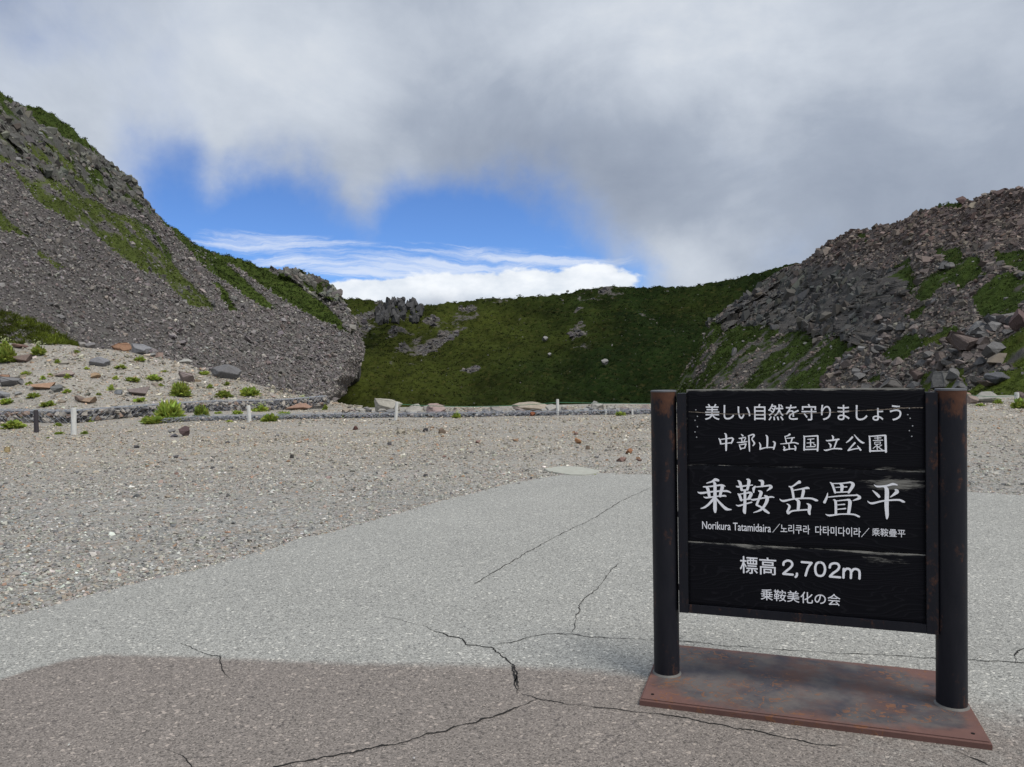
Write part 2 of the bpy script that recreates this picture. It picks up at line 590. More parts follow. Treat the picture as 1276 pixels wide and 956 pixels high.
def cut_proto(seed, n, squash):
    bm = cut_rock(seed, n, squash)
    bmesh.ops.triangulate(bm, faces=bm.faces)
    bmesh.ops.recalc_face_normals(bm, faces=bm.faces)
    bm.verts.index_update()
    V = np.array([v.co[:] for v in bm.verts]); T = np.array([[v.index for v in f.verts] for f in bm.faces])
    bm.free()
    return V, T


SMALL = [hull_proto(7, s, (1, .8, .6), .42) for s in range(10)]
MID = [cut_proto(20 + s, 5, (1, .85, .65)) for s in range(10)]
BIG = [cut_proto(40 + s, 8, (1, .85, .75)) for s in range(10)]


def rotmats(n, tilt=.6, rng=RNG):
    a = rng.uniform(0, 2 * math.pi, n); b = rng.normal(0, tilt, n); c = rng.normal(0, tilt, n)
    ca, sa, cb, sb, cc, sc = np.cos(a), np.sin(a), np.cos(b), np.sin(b), np.cos(c), np.sin(c)
    Z = np.zeros(n); O = np.ones(n)
    Rz = np.stack([ca, -sa, Z, sa, ca, Z, Z, Z, O], 1).reshape(n, 3, 3)
    Rx = np.stack([O, Z, Z, Z, cb, -sb, Z, sb, cb], 1).reshape(n, 3, 3)
    Ry = np.stack([cc, Z, sc, Z, O, Z, -sc, Z, cc], 1).reshape(n, 3, 3)
    return Rx @ Ry @ Rz


def heap(pos, size, tone, protos, tilt=.6, rng=RNG, stretch=None):
    """many stones as arrays (V, T, face tones)"""
    n = len(pos)
    R = rotmats(n, tilt, rng)
    which = rng.integers(0, len(protos), n)
    Vs, Ts, Cs = [], [], []; off = 0
    for k, (pv, pt) in enumerate(protos):
        idx = np.nonzero(which == k)[0]
        if len(idx) == 0: continue
        sc = size[idx][:, None] * rng.uniform(.75, 1.25, (len(idx), 3))
        if stretch is not None: sc = sc * np.array(stretch)
        v = pv[None] * sc[:, None, :]
        v = np.einsum('nij,nvj->nvi', R[idx], v) + pos[idx][:, None, :]
        t = pt[None] + (np.arange(len(idx)) * len(pv))[:, None, None] + off
        Vs.append(v.reshape(-1, 3)); Ts.append(t.reshape(-1, 3)); Cs.append(np.repeat(tone[idx], len(pt), 0))
        off += len(idx) * len(pv)
    return np.vstack(Vs), np.vstack(Ts), np.vstack(Cs)


def join(parts):
    off = 0; V = []; T = []; C = []
    for v, t, c in parts:
        V.append(v); T.append(t + off); C.append(c); off += len(v)
    return np.vstack(V), np.vstack(T), np.vstack(C)


def tones(n, palette, weights, var=.18, rng=RNG):
    pal = np.array(palette)
    i = rng.choice(len(pal), n, p=np.array(weights) / sum(weights))
    return pal[i] * rng.lognormal(0, var, (n, 1)) * rng.normal(1, .03, (n, 3))


# ------------------------------------------------------------------ ground
def falloff(x, y):
    t = np.clip((y - 29.6 - .12 * np.clip(x - 8, 0, 60) + .05 * np.clip(-x - 6, 0, 60)) / 34, 0, 1)
    return -13.0 * t * t * (3 - 2 * t)


ex = np.concatenate([-np.geomspace(3500, 32, 26), np.linspace(-30, 30, 90), np.geomspace(32, 3500, 26)])
ey = np.concatenate([-np.geomspace(900, 10, 12), np.linspace(-8, 40, 110), np.geomspace(42, 4500, 40)])
gx, gy = np.meshgrid(ex, ey)
gz = falloff(gx, gy) + np.where(gy > 13, np.clip((gy - 13) / 8, 0, 1) * .05 * fbm(np.stack([gx * .6, gy * .6, gx * 0], -1), 3), 0)


def grid_faces(nr, nc):
    i = np.arange(nr - 1)[:, None] * nc + np.arange(nc - 1)[None]
    return np.stack([i, i + 1, i + nc + 1, i + nc], -1).reshape(-1, 4)


# nearer the asphalt the stones are smaller and greyer
near = np.clip((13.5 - gy) / 6, 0, 1).ravel()
obj('ground', mesh_np('ground', np.stack([gx, gy, gz], -1).reshape(-1, 3), grid_faces(*gx.shape), 4, True,
                      {'cover': ('POINT', np.repeat(near[:, None], 3, 1))}), M_ground, kind='structure')


def ground_z(x, y):
    return falloff(x, y)


# ------------------------------------------------------------------ asphalt
edge_px = [(-260, 838), (-120, 803), (0, 772), (60, 757), (165, 729), (250, 709), (318, 690), (352, 681), (362, 673), (400, 667), (480, 645), (560, 622),
           (640, 602), (700, 592), (750, 590), (810, 592), (900, 594), (1000, 598), (1100, 604), (1205, 613), (1276, 618), (1500, 630), (1900, 655)]
ep = [G(np.array(a), np.array(b))[:2] for a, b in edge_px]
# ragged rim
rim = []
for (a, b) in zip(ep[:-1], ep[1:]):
    n = max(2, int(np.linalg.norm(b - a) / .05))
    for k in range(n): rim.append(a + (b - a) * k / n)
rim = np.array(rim + [ep[-1]])
rj = fbm(np.stack([rim[:, 0] * 3, rim[:, 1] * 3, rim[:, 0] * 0], -1), 6, 3, .75) * .17
rim[:, 1] += rj
rim_fn = lambda x: np.interp(x, rim[:, 0], rim[:, 1])
# columns follow the rim, rows run from behind the camera up to it
xs = np.unique(np.concatenate([np.linspace(-40, -6, 30), np.arange(-6, 14, .045), np.linspace(14.1, 60, 40)]))
order = np.argsort(rim[:, 0])
rimx = rim[order, 0]; rimy = rim[order, 1]
ytop = np.interp(xs, rimx, rimy)
ytop = np.where(xs < rimx[0], rimy[0] + (xs - rimx[0]) * .9, ytop)
ytop = np.maximum(ytop, -29)
tt = np.concatenate([np.linspace(-30, 1.2, 8), np.arange(1.3, 13, .05)])
rows = []
yr = np.concatenate([np.linspace(-30, 1.2, 8), np.linspace(1.3, 14, 240)])
AX = np.repeat(xs[None], len(yr), 0)
AY = np.minimum(yr[:, None], ytop[None])
AZ = np.full(AX.shape, .012)
AZ = np.where(AY >= ytop[None] - 1e-6, .001, AZ)
stain_px = [(-700, 1100), (-300, 960), (-60, 880), (0, 850), (40, 837), (85, 825), (125, 819), (200, 820), (260, 822), (330, 826), (420, 829), (520, 831), (640, 833), (700, 835), (800, 842), (900, 850), (1215, 864), (1276, 872), (1700, 925)]
sp = np.array([G(np.array(a), np.array(b))[:2] for a, b in stain_px])
so = np.argsort(sp[:, 0])
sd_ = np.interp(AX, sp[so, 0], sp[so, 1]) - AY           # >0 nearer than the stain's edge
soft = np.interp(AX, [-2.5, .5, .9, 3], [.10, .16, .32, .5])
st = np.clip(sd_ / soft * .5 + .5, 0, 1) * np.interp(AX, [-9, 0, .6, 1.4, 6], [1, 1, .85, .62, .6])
# drop degenerate rows beyond the rim
Fq = grid_faces(*AX.shape)
yy = AY.ravel()
span = np.ptp(yy[Fq], axis=1)
Fq = Fq[span > 1e-5]
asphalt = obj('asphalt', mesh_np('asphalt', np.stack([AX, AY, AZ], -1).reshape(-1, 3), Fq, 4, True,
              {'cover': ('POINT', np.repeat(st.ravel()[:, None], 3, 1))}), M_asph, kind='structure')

# cracks, children of the asphalt
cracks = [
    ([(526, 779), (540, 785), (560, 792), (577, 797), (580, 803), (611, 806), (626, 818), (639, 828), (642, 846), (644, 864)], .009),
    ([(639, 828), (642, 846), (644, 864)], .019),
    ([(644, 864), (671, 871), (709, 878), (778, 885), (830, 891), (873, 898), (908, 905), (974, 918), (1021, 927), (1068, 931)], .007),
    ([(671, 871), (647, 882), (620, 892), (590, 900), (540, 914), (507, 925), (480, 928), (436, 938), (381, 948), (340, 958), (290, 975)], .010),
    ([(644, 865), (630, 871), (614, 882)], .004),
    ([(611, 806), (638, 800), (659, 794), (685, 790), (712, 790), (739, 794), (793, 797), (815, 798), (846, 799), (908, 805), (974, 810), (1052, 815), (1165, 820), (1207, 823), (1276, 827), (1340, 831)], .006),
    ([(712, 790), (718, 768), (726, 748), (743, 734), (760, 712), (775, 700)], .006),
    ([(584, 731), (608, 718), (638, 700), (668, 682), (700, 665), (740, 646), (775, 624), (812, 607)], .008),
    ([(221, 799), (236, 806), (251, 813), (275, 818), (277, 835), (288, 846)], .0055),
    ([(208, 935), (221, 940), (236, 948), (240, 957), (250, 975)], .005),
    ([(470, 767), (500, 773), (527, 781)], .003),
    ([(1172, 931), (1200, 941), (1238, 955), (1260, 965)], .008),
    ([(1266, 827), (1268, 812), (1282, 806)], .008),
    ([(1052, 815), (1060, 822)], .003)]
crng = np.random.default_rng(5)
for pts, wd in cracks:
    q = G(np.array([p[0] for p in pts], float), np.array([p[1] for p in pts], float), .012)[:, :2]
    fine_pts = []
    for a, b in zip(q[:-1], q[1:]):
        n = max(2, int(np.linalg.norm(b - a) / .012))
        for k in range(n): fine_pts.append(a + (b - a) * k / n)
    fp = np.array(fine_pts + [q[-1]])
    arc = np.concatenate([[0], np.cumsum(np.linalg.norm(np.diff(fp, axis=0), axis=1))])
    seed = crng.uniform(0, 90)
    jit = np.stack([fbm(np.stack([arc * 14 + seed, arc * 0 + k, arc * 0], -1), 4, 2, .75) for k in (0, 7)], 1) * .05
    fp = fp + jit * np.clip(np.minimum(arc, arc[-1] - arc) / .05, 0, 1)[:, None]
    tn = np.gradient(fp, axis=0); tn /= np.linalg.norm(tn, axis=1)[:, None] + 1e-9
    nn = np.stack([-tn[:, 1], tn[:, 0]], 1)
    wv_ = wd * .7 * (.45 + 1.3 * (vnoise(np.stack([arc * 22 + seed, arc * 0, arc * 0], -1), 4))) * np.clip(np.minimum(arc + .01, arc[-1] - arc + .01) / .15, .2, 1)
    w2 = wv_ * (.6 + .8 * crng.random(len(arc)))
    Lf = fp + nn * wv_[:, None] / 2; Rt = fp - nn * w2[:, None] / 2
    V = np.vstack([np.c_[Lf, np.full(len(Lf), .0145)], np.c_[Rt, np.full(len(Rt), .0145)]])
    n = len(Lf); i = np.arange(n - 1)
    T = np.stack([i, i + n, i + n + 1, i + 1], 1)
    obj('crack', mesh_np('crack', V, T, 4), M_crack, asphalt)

# ------------------------------------------------------------------ hills
def cp(x, pts):
    p = np.array(pts, float)
    return np.interp(x, p[:, 0], p[:, 1])


class Hill:
    def __init__(s, x0, x1, step, rows, ysky, ybase, D0, D1, power=1.0):
        s.ysky, s.ybase, s.D0, s.D1, s.pw = ysky, ybase, D0, D1, power
        s.xs = np.arange(x0, x1 + step, step, dtype=float); s.rows = rows; s.edge = None
    def depth(s, x, y):
        yb = cp(x, s.ybase); ys = cp(x, s.ysky)
        v = np.clip((yb - y) / (yb - ys), 0, 1)
        return cp(x, s.D0) + (cp(x, s.D1) - cp(x, s.D0)) * v ** s.pw
    def build(s):
        x = s.xs
        v = np.linspace(0, 1, s.rows)[:, None]
        yb = cp(x, s.ybase); ys = cp(x, s.ysky)
        X = np.repeat(x[None], s.rows, 0); Y = yb + (ys - yb) * v
        D = cp(x, s.D0) + (cp(x, s.D1) - cp(x, s.D0)) * v ** s.pw
        if s.edge is not None:
            ex_ = cp(Y, s.edge)
            X = np.where(X > 385, 385 + (X - 385) * (ex_ - 385) / (s.xs[-1] - 385), X)
        if s.edge is not None: D = D + np.clip((s.xs[None] - 436) / 26, 0, 1) ** 2 * 34
        pos = P(X, Y, D)
        s.X, s.Y, s.V = X, Y, np.repeat(v, len(x), 1)
        return pos


def finish_hill(name, hill, pos, tone, cover, green, label=None):
    """add a skirt at the foot and a far side behind the crest, then link"""
    foot = pos[0].copy(); foot[:, 2] = np.minimum(foot[:, 2] - 6, -16); foot[:, 1] -= 3
    crest = pos[-1]
    backs = []
    for k in range(1, 9):
        b = crest.copy(); b[:, 1] += 4 * k ** 1.5; b[:, 0] *= b[:, 1] / crest[:, 1]
        b[:, 2] -= (1.4 * k ** 1.9); b[:, 2] = np.maximum(b[:, 2], -20)
        b[:, 2] += 1.5 * fbm(b * .15, 3, 5)
        backs.append(b)
    b = backs[-1].copy(); b[:, 1] += 30; b[:, 2] = -20; backs.append(b)
    A = np.concatenate([foot[None], pos] + [b[None] for b in backs])
    ext = lambda a: np.concatenate([a[:1], a] + [a[-1:]] * len(backs))
    tone, cover, green = ext(tone), ext(cover), ext(green)
    me = mesh_np(name, A.reshape(-1, 3), grid_faces(A.shape[0], A.shape[1]), 4, True,
                 {'tone': ('POINT', tone.reshape(-1, 3)), 'cover': ('POINT', np.repeat(cover.reshape(-1, 1), 3, 1)),
                  'green': ('POINT', green.reshape(-1, 3))})
    return obj(name, me, M_hill, kind='structure', label=label)


def wob(X, Y, pos, amp=7, sc=.12, s=0):
    """ragged edges for the zones"""
    nx = fbm(pos * sc, 5, 30 + s, .62); ny = fbm(pos * sc + 40, 5, 50 + s, .62)
    return X + nx * amp * 2, Y + ny * amp * 2


# left: scree slope under a cliff
left = Hill(-420, 462, 2.0, 230,
            ysky=[(-420, -60), (-200, 30), (-60, 92), (0, 115), (27, 130), (52, 134), (71, 142), (95, 163), (117, 187), (140, 207), (158, 217), (175, 240), (190, 260), (203, 276),
                  (225, 291), (241, 303), (271, 317), (300, 324), (327, 334), (346, 338), (365, 337), (385, 344), (403, 349), (418, 360), (428, 371), (440, 384), (452, 404), (462, 420)],
            ybase=[(-420, 400), (0, 446), (200, 466), (350, 496), (430, 512), (462, 514)],
            D0=[(-420, 44), (0, 48), (200, 74), (350, 105), (430, 122), (462, 130)],
            D1=[(-420, 105), (0, 122), (200, 160), (300, 190), (400, 215), (462, 180)])
left.edge = [(330, 462), (384, 452), (404, 455), (420, 449), (432, 454), (447, 453), (458, 446), (470, 444), (480, 432), (490, 431), (500, 419), (520, 416)]
pos = left.build()
X, Y = left.X, left.Y
xw, yw = wob(X, Y, pos, 7, .13, 1)
LG = [[(-60, 85), (0, 108), (27, 122), (52, 126), (71, 135), (117, 178), (122, 192), (113, 192), (98, 184), (80, 176), (60, 168), (40, 158), (29, 146), (6, 131), (-60, 110)],
      [(11, 202), (49, 250), (80, 268), (113, 281), (162, 318), (196, 345), (245, 380), (266, 388), (256, 371), (226, 341), (207, 308), (185, 285), (169, 275), (124, 247), (75, 224), (22, 196), (-60, 160), (-60, 175)],
      [(195, 262), (203, 282), (232, 311), (271, 345), (305, 372), (324, 380), (342, 384), (320, 361), (290, 336), (278, 326), (330, 345), (340, 330), (300, 314), (240, 296), (200, 262)],
      [(275, 316), (327, 331), (352, 344), (376, 358), (414, 388), (435, 416), (415, 406), (399, 399), (357, 380), (320, 350)],
      [(263, 353), (275, 358), (294, 392), (284, 390)], [(182, 318), (200, 322), (196, 332), (184, 328)],
      [(-20, 250), (0, 264), (35, 292), (30, 297), (-20, 280)], [(47, 312), (79, 335), (72, 338), (45, 318)], [(60, 190), (110, 215), (100, 222), (60, 205)],
      [(120, 196), (150, 215), (160, 235), (180, 250), (172, 226), (158, 210), (135, 196)]]
cov = np.zeros(X.shape)
for g in LG: cov = np.maximum(cov, inpoly(xw, yw, g) * 1.0)
thin = fbm(pos * .35, 4, 3)
inner = inpoly(xw, yw, LG[1])
cov = np.where(inner, np.clip(.64 + thin * 1.4, 0, 1), cov)
cliff_l = [(-90, 110), (0, 127), (29, 142), (80, 171), (113, 186), (140, 204), (160, 214), (178, 240), (202, 272), (190, 274), (165, 262), (140, 251), (110, 238), (80, 226), (50, 210), (25, 200), (-90, 165)]
knob_l = [(348, 337), (385, 342), (404, 348), (420, 360), (430, 374), (418, 378), (395, 372), (376, 356), (352, 345)]
cm = inpoly(xw, yw, cliff_l) | inpoly(xw, yw, knob_l)
cov = np.where(cm, np.clip(.38 + thin * 1.8, 0, 1), cov)
# relief
wd_, we_, wi_ = worley(pos * np.array([.30, .30, .17]), 3)
amp = cm * 1.0
pos[..., 1] -= amp * (wi_ * 3.2 - wd_ * 1.5)
pos[..., 2] += amp * wi_ * .8
rel = fbm(pos * .22, 5, 8, .55) * 1.6 + fbm(pos * .04, 3, 9) * 3.0 * np.clip(left.V * 3, 0, 1) * np.clip((1 - left.V) * 5, 0.15, 1)
gb = np.clip(cov, 0, 1) * (fbm(pos * .9, 3, 12, .6)) * 1.2
pos[..., 2] += rel * np.clip(left.V * 6, 0, 1) + gb
tone = np.array([.108, .10, .095])[None, None] * (1 + .5 * fbm(pos * .07, 4, 14)[..., None])
tone = np.where(cm[..., None], np.array([.09, .088, .08]), tone)
green = np.where((Y < cp(X, left.ysky) + 42)[..., None], np.array([.042, .062, .016]), np.array([.070, .090, .026]))
green = np.where((X > 270)[..., None], np.array([.045, .066, .016]), green)
finish_hill('left_hillside', left, pos, tone, cov, green)
LEFT = dict(pos=pos, cov=cov, cm=cm, X=X, Y=Y)

# centre: the green crater wall
far = Hill(300, 1180, 1.9, 150,
           ysky=[(300, 362), (400, 366), (425, 371), (450, 374), (470, 375), (500, 377), (520, 381), (545, 379), (575, 376), (600, 372), (640, 371), (700, 366), (722, 361), (745, 357), (765, 356), (790, 358), (830, 357),
                 (860, 356), (890, 352), (930, 343), (975, 332), (1030, 318), (1180, 290)],
           ybase=[(300, 520), (1180, 516)], D0=[(300, 185), (500, 195), (900, 185), (1180, 150)], D1=[(300, 300), (600, 320), (900, 300), (1180, 260)], power=1.0)
pos = far.build(); X, Y = far.X, far.Y
xw, yw = wob(X, Y, pos, 22, .06, 3)
ROCKF = [[(395, 372), (440, 392), (468, 376), (500, 368), (530, 382), (515, 402), (500, 412), (470, 410), (450, 416), (400, 400)],
         [(488, 428), (510, 408), (539, 397), (579, 390), (586, 404), (560, 424), (546, 435), (517, 432)],
         [(570, 386), (590, 380), (604, 404), (592, 404)], [(588, 372), (622, 374), (624, 384), (600, 382)],
         [(721, 364), (750, 356), (775, 356), (778, 370), (750, 378), (724, 380)], [(722, 400), (736, 424), (710, 428), (706, 416)],
         [(562, 452), (598, 458), (594, 468), (566, 462)], [(490, 448), (530, 455), (528, 464), (492, 460)], [(722, 384), (740, 386), (738, 394), (720, 392)],
         [(800, 395), (822, 393), (820, 398), (802, 399)], [(640, 398), (664, 400), (662, 404), (640, 404)]]
cov = np.ones(X.shape)
for g in ROCKF: cov = np.where(inpoly(xw, yw, g), np.clip(.59 + fbm(pos * .16, 4, 71, .6) * 2.0, 0, 1), cov)
cov = np.clip(cov + .55 * np.minimum(0, fbm(pos * .12, 4, 77, .6) + .12) * 2.2 * (X < 620), 0, 1)
bigr = fbm(pos * np.array([.02, .012, .02]), 4, 21) * 9 * np.clip(far.V * 3, 0, 1) * np.clip((1 - far.V) * 4, .08, 1)
# gullies running down the wall
gul = np.abs(fbm(np.stack([pos[..., 0] * .035 + .01 * pos[..., 1], pos[..., 1] * .006, pos[..., 0] * 0], -1), 4, 61)) * -9 * np.clip(far.V * 4, 0, 1) * np.clip((1 - far.V) * 4, 0, 1)
clump = fbm(pos * np.array([.11, .07, .11]), 4, 95, .6)
w1, w2_, w3 = worley(pos * .5, 5)
pos[..., 2] += bigr + gul + (w3 * .7 - w1 * .9) * cov + fbm(pos * .5, 4, 23, .6) * 1.1 + clump * 3.2 * np.clip(far.V * 4, 0, 1) * np.clip((1 - far.V) * 6, .1, 1)
tone = np.array([.095, .088, .08])[None, None] * np.ones(X.shape + (1,))
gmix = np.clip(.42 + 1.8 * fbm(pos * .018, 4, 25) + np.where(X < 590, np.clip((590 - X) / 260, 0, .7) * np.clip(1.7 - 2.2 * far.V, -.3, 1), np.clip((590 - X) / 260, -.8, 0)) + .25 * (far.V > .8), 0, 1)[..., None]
green = (np.array([.0095, .0175, .0045]) * (1 - gmix) + np.array([.035, .043, .009]) * gmix) * (1 + 1.1 * clump[..., None])  # cloud shadow over the wall is put into this darkened green
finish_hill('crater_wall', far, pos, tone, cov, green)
FAR = dict(pos=pos, cov=cov, X=X, Y=Y)

# right: boulder slope with an outcrop
right = Hill(834, 1800, 2.0, 220,
             ysky=[(834, 492), (845, 476), (862, 448), (885, 402), (905, 385), (935, 366), (960, 346), (975, 336), (1000, 327), (1015, 316), (1034, 301), (1045, 297), (1062, 288), (1090, 285), (1125, 274), (1155, 262),
                   (1175, 257), (1200, 252), (1225, 243), (1250, 238), (1276, 234), (1400, 215), (1800, 190)],
             ybase=[(834, 516), (1000, 512), (1150, 502), (1230, 496), (1276, 494), (1800, 520)],
             D0=[(834, 150), (900, 120), (1000, 84), (1100, 58), (1200, 37), (1276, 30), (1500, 20), (1800, 16)],
             D1=[(834, 170), (885, 185), (975, 190), (1030, 165), (1150, 120), (1276, 92), (1800, 70)], power=1.15)
pos = right.build(); X, Y = right.X, right.Y
xw, yw = wob(X, Y, pos, 12, .18, 6)
RG = [[(1167, 256), (1196, 253), (1196, 259), (1170, 262)], [(1064, 294), (1082, 297), (1070, 303)],
      [(1165, 311), (1199, 307), (1204, 326), (1184, 329)], [(1110, 338), (1133, 320), (1143, 363), (1143, 376), (1127, 361)],
      [(1140, 379), (1154, 352), (1177, 336), (1222, 325), (1226, 352), (1195, 365), (1177, 356), (1149, 383)],
      [(1240, 316), (1290, 305), (1400, 300), (1400, 335), (1276, 340), (1249, 334)],
      [(1211, 376), (1249, 350), (1290, 336), (1500, 330), (1500, 380), (1276, 372), (1242, 394), (1227, 390)],
      [(1124, 397), (1154, 382), (1154, 393), (1134, 404)],
      [(1100, 434), (1127, 418), (1163, 422), (1195, 400), (1201, 410), (1162, 436), (1117, 454), (1104, 450)],
      [(984, 413), (1010, 410), (1040, 416), (1079, 426), (1048, 450), (1010, 478), (996, 478)],
      [(886, 402), (900, 400), (960, 410), (1010, 410), (1040, 440), (1010, 520), (800, 520), (850, 470)],
      [(1196, 488), (1238, 464), (1262, 456), (1400, 448), (1600, 470), (1600, 520), (1190, 520)],
      [(1233, 438), (1276, 424), (1500, 420), (1500, 450), (1240, 454)],
      [(1147, 470), (1200, 466), (1205, 482), (1170, 492), (1146, 488)], [(1040, 384), (1060, 382), (1055, 390)], [(930, 335), (975, 326), (965, 345), (925, 352)],
      [(1078, 470), (1098, 462), (1096, 472), (1080, 478)]]
cov = np.zeros(X.shape)
for g in RG: cov = np.maximum(cov, inpoly(xw, yw, g) * 1.0)
for (a, b, wd) in [((992, 406), (898, 488), 8), ((903, 413), (848, 484), 5), ((925, 440), (878, 488), 4), ((1024, 432), (958, 488), 8), ((965, 415), (925, 440), 3)]:
    dd = polydist(xw, yw, [a, b])
    nz_ = fbm(pos * .13, 4, 88, .65)
    cov = np.where(dd < wd * (1 + 3.0 * nz_), .30 + .8 * fbm(pos * .3, 3, 89, .6), cov)
thin = fbm(pos * .45, 4, 33)
cov = np.where(cov > .5, np.clip(.80 + thin * 1.3, 0, 1), np.clip(cov + .16 + thin * .5, 0, 1))
cliff_r = [(885, 403), (905, 385), (935, 366), (962, 345), (985, 336), (1040, 332), (1085, 338), (1125, 335), (1132, 362), (1128, 392), (1100, 412), (1080, 428), (1045, 418), (1000, 408), (960, 412), (920, 408)]
cm = inpoly(xw, yw, cliff_r)
cov = np.where(cm, np.clip(.14 + thin * .8, 0, 1), cov)
wd_, we_, wi_ = worley(pos * np.array([.28, .28, .15]), 13)
wd2, we2, wi2 = worley(pos * np.array([.8, .8, .5]), 14)
wd_c, we_c, wi_c = worley(pos * np.array([.11, .11, .05]), 15)
pos[..., 1] -= cm * ((wi_ - .3) * 6.0 - wd_ * 3.0 + wi2 * 2.0 - 1.2 * wd2 + (wi_c - .5) * 6 - np.clip(.12 - we_c, 0, .12) * 30)
lowr = np.clip(right.V * 5, 0, 1)
pos[..., 2] += fbm(pos * .1, 4, 41) * 3.2 * lowr * np.clip((1 - right.V) * 5, .1, 1) + fbm(pos * .45, 4, 42, .6) * 1.0 * (.2 + .8 * lowr) \
    + np.clip(cov, 0, 1) * fbm(pos * 1.6, 3, 43, .6) * .6 * (.3 + .7 * lowr)
red = np.clip(.5 + 1.5 * fbm(pos * .05, 3, 44) + (330 - Y) / 120, 0, 1)[..., None] * (~cm)[..., None]
tone = np.array([.085, .080, .075]) * (1 - red) + np.array([.105, .086, .08]) * red
green = np.where((Y > 420)[..., None] & (X > 1150)[..., None], np.array([.058, .078, .016]), np.array([.034, .052, .013]))
finish_hill('right_hillside', right, pos, tone, cov, green)
RIGHT = dict(pos=pos, cov=cov, cm=cm, X=X, Y=Y)

# near left: low gravel mound behind the gabion wall
mound = Hill(-420, 446, 3.0, 60,
             ysky=[(-420, 418), (-100, 426), (0, 429), (90, 431), (150, 437), (200, 446), (260, 462), (300, 474), (350, 488), (400, 499), (446, 507)],
             ybase=[(-420, 545), (0, 523), (90, 523), (160, 516), (260, 508), (350, 505), (407, 503), (446, 509)],
             D0=[(-420, 22), (0, 25.6), (90, 24.4), (160, 27), (260, 30.0), (350, 30.6), (407, 33), (446, 33.5)],
             D1=[(-420, 34), (0, 36), (200, 37), (300, 36.5), (407, 36), (446, 35)], power=.9)
pos = mound.build(); X, Y = mound.X, mound.Y
pos[..., 2] += fbm(pos * .8, 4, 51) * .22 * np.clip(mound.V * 4, 0, 1)
foot = pos[0].copy(); foot[:, 2] = -.5
b1 = pos[-1].copy(); b1[:, 1] += 2; b1[:, 2] -= .3
b2 = b1.copy(); b2[:, 1] += 9; b2[:, 2] -= 9
A = np.concatenate([foot[None], pos, b1[None], b2[None]])
obj('gravel_mound', mesh_np('gravel_mound', A.reshape(-1, 3), grid_faces(A.shape[0], A.shape[1]), 4, True,
                            {'cover': ('POINT', np.zeros((A.shape[0] * A.shape[1], 3)))}), M_ground, kind='structure')
MOUND = dict(pos=pos, X=X, Y=Y)


def sampler(d):
    """flat arrays of a hill's cells that can be drawn from, even in area as the eye meets it"""
    p = d['pos'].reshape(-1, 3)
    return p


def surf(d, px, py):
    """point of a built hill seen at that place"""
    i = np.argmin((d['X'] - px) ** 2 + (d['Y'] - py) ** 2)
    return d['pos'].reshape(-1, 3)[i]


def surf_many(d, n, mask, rng=RNG):
    idx = np.nonzero(mask.ravel())[0]
    k = rng.choice(idx, n)
    p = d['pos'].reshape(-1, 3)[k]
    # spread inside the cell
    nc = d['X'].shape[1]
    k2 = np.clip(k + 1, 0, d['X'].size - 1); k3 = np.clip(k + nc, 0, d['X'].size - 1)
    q = d['pos'].reshape(-1, 3)
    a, b = rng.random((n, 1)), rng.random((n, 1))
    e1 = q[k2] - p; e2 = q[k3] - p
    e1[np.linalg.norm(e1, axis=1) > 15] = 0; e2[np.linalg.norm(e2, axis=1) > 15] = 0
    return p + e1 * a + e2 * b, k


# ---- scree on the left slope
inview = lambda d: (d['X'] > -160) & (d['X'] < 1440)
mk = (LEFT['cov'] < .45) & (~LEFT['cm']) & inview(LEFT)
p, k = surf_many(LEFT, 42000, mk)
D = p[:, 1]
sz = RNG.lognormal(math.log(1.7), .45, len(p)) * D / F
p[:, 2] += sz * .35
tn_ = tones(len(p), [(.178, .164, .157), (.134, .124, .12), (.235, .22, .203), (.18, .153, .139), (.31, .29, .26)], [5, 4, 2.2, 1.2, .5], .2)
h1 = heap(p + np.array([0, 0, 0.0]), sz, tn_, SMALL, .7)
# sparse stones in the thin green, and cliff blocks
mk = (LEFT['cov'] >= .45) & inview(LEFT) & (LEFT['X'] < 270) & (LEFT['Y'] > 190)
p, k = surf_many(LEFT, 1100, mk)
h2 = heap(p, RNG.lognormal(math.log(1.3), .4, len(p)) * p[:, 1] / F, tones(len(p), [(.22, .21, .19), (.16, .15, .15)], [1, 1], .2), SMALL, .7)
p, k = surf_many(LEFT, 1700, LEFT['cm'] & inview(LEFT) & (LEFT['cov'] < .5))
h3 = heap(p + np.array([0, .1, -.2]), RNG.lognormal(math.log(3.7), .45, len(p)) * p[:, 1] / F, tones(len(p), [(.14, .137, .122), (.10, .098, .09), (.185, .18, .15), (.12, .105, .092)], [4, 3, 1.8, 1], .16), BIG, .4, stretch=(.8, .8, 1.25))
V, T, C = join([h1, h2, h3])
obj('scree', mesh_np('scree', V, T, 3, False, {'tone': ('FACE', C)}), M_scree, kind='stuff', label='loose grey scree covering the steep slope on the left', cat='scree')

# ---- stones on the green crater wall
parts = []
p, k = surf_many(FAR, 2600, (FAR['cov'] < .35) & (FAR['X'] > 380) & (FAR['X'] < 1000))
parts.append(heap(p, RNG.lognormal(math.log(1.6), .45, len(p)) * p[:, 1] / F, tones(len(p), [(.115, .108, .10), (.085, .08, .082), (.17, .155, .135)], [3, 3, .8], .2), MID, .6))
p, k = surf_many(FAR, 330, (FAR['cov'] > .5) & (FAR['X'] > 430) & (FAR['X'] < 960))
parts.append(heap(p, RNG.lognormal(math.log(1.1), .45, len(p)) * p[:, 1] / F, tones(len(p), [(.15, .145, .13), (.11, .105, .10)], [1, 1], .2), SMALL, .6))
V, T, C = join(parts)
obj('crater_rubble', mesh_np('crater_rubble', V, T, 3, False, {'tone': ('FACE', C)}), M_scree, kind='stuff', label='pale rubble patches on the green crater wall', cat='rubble')

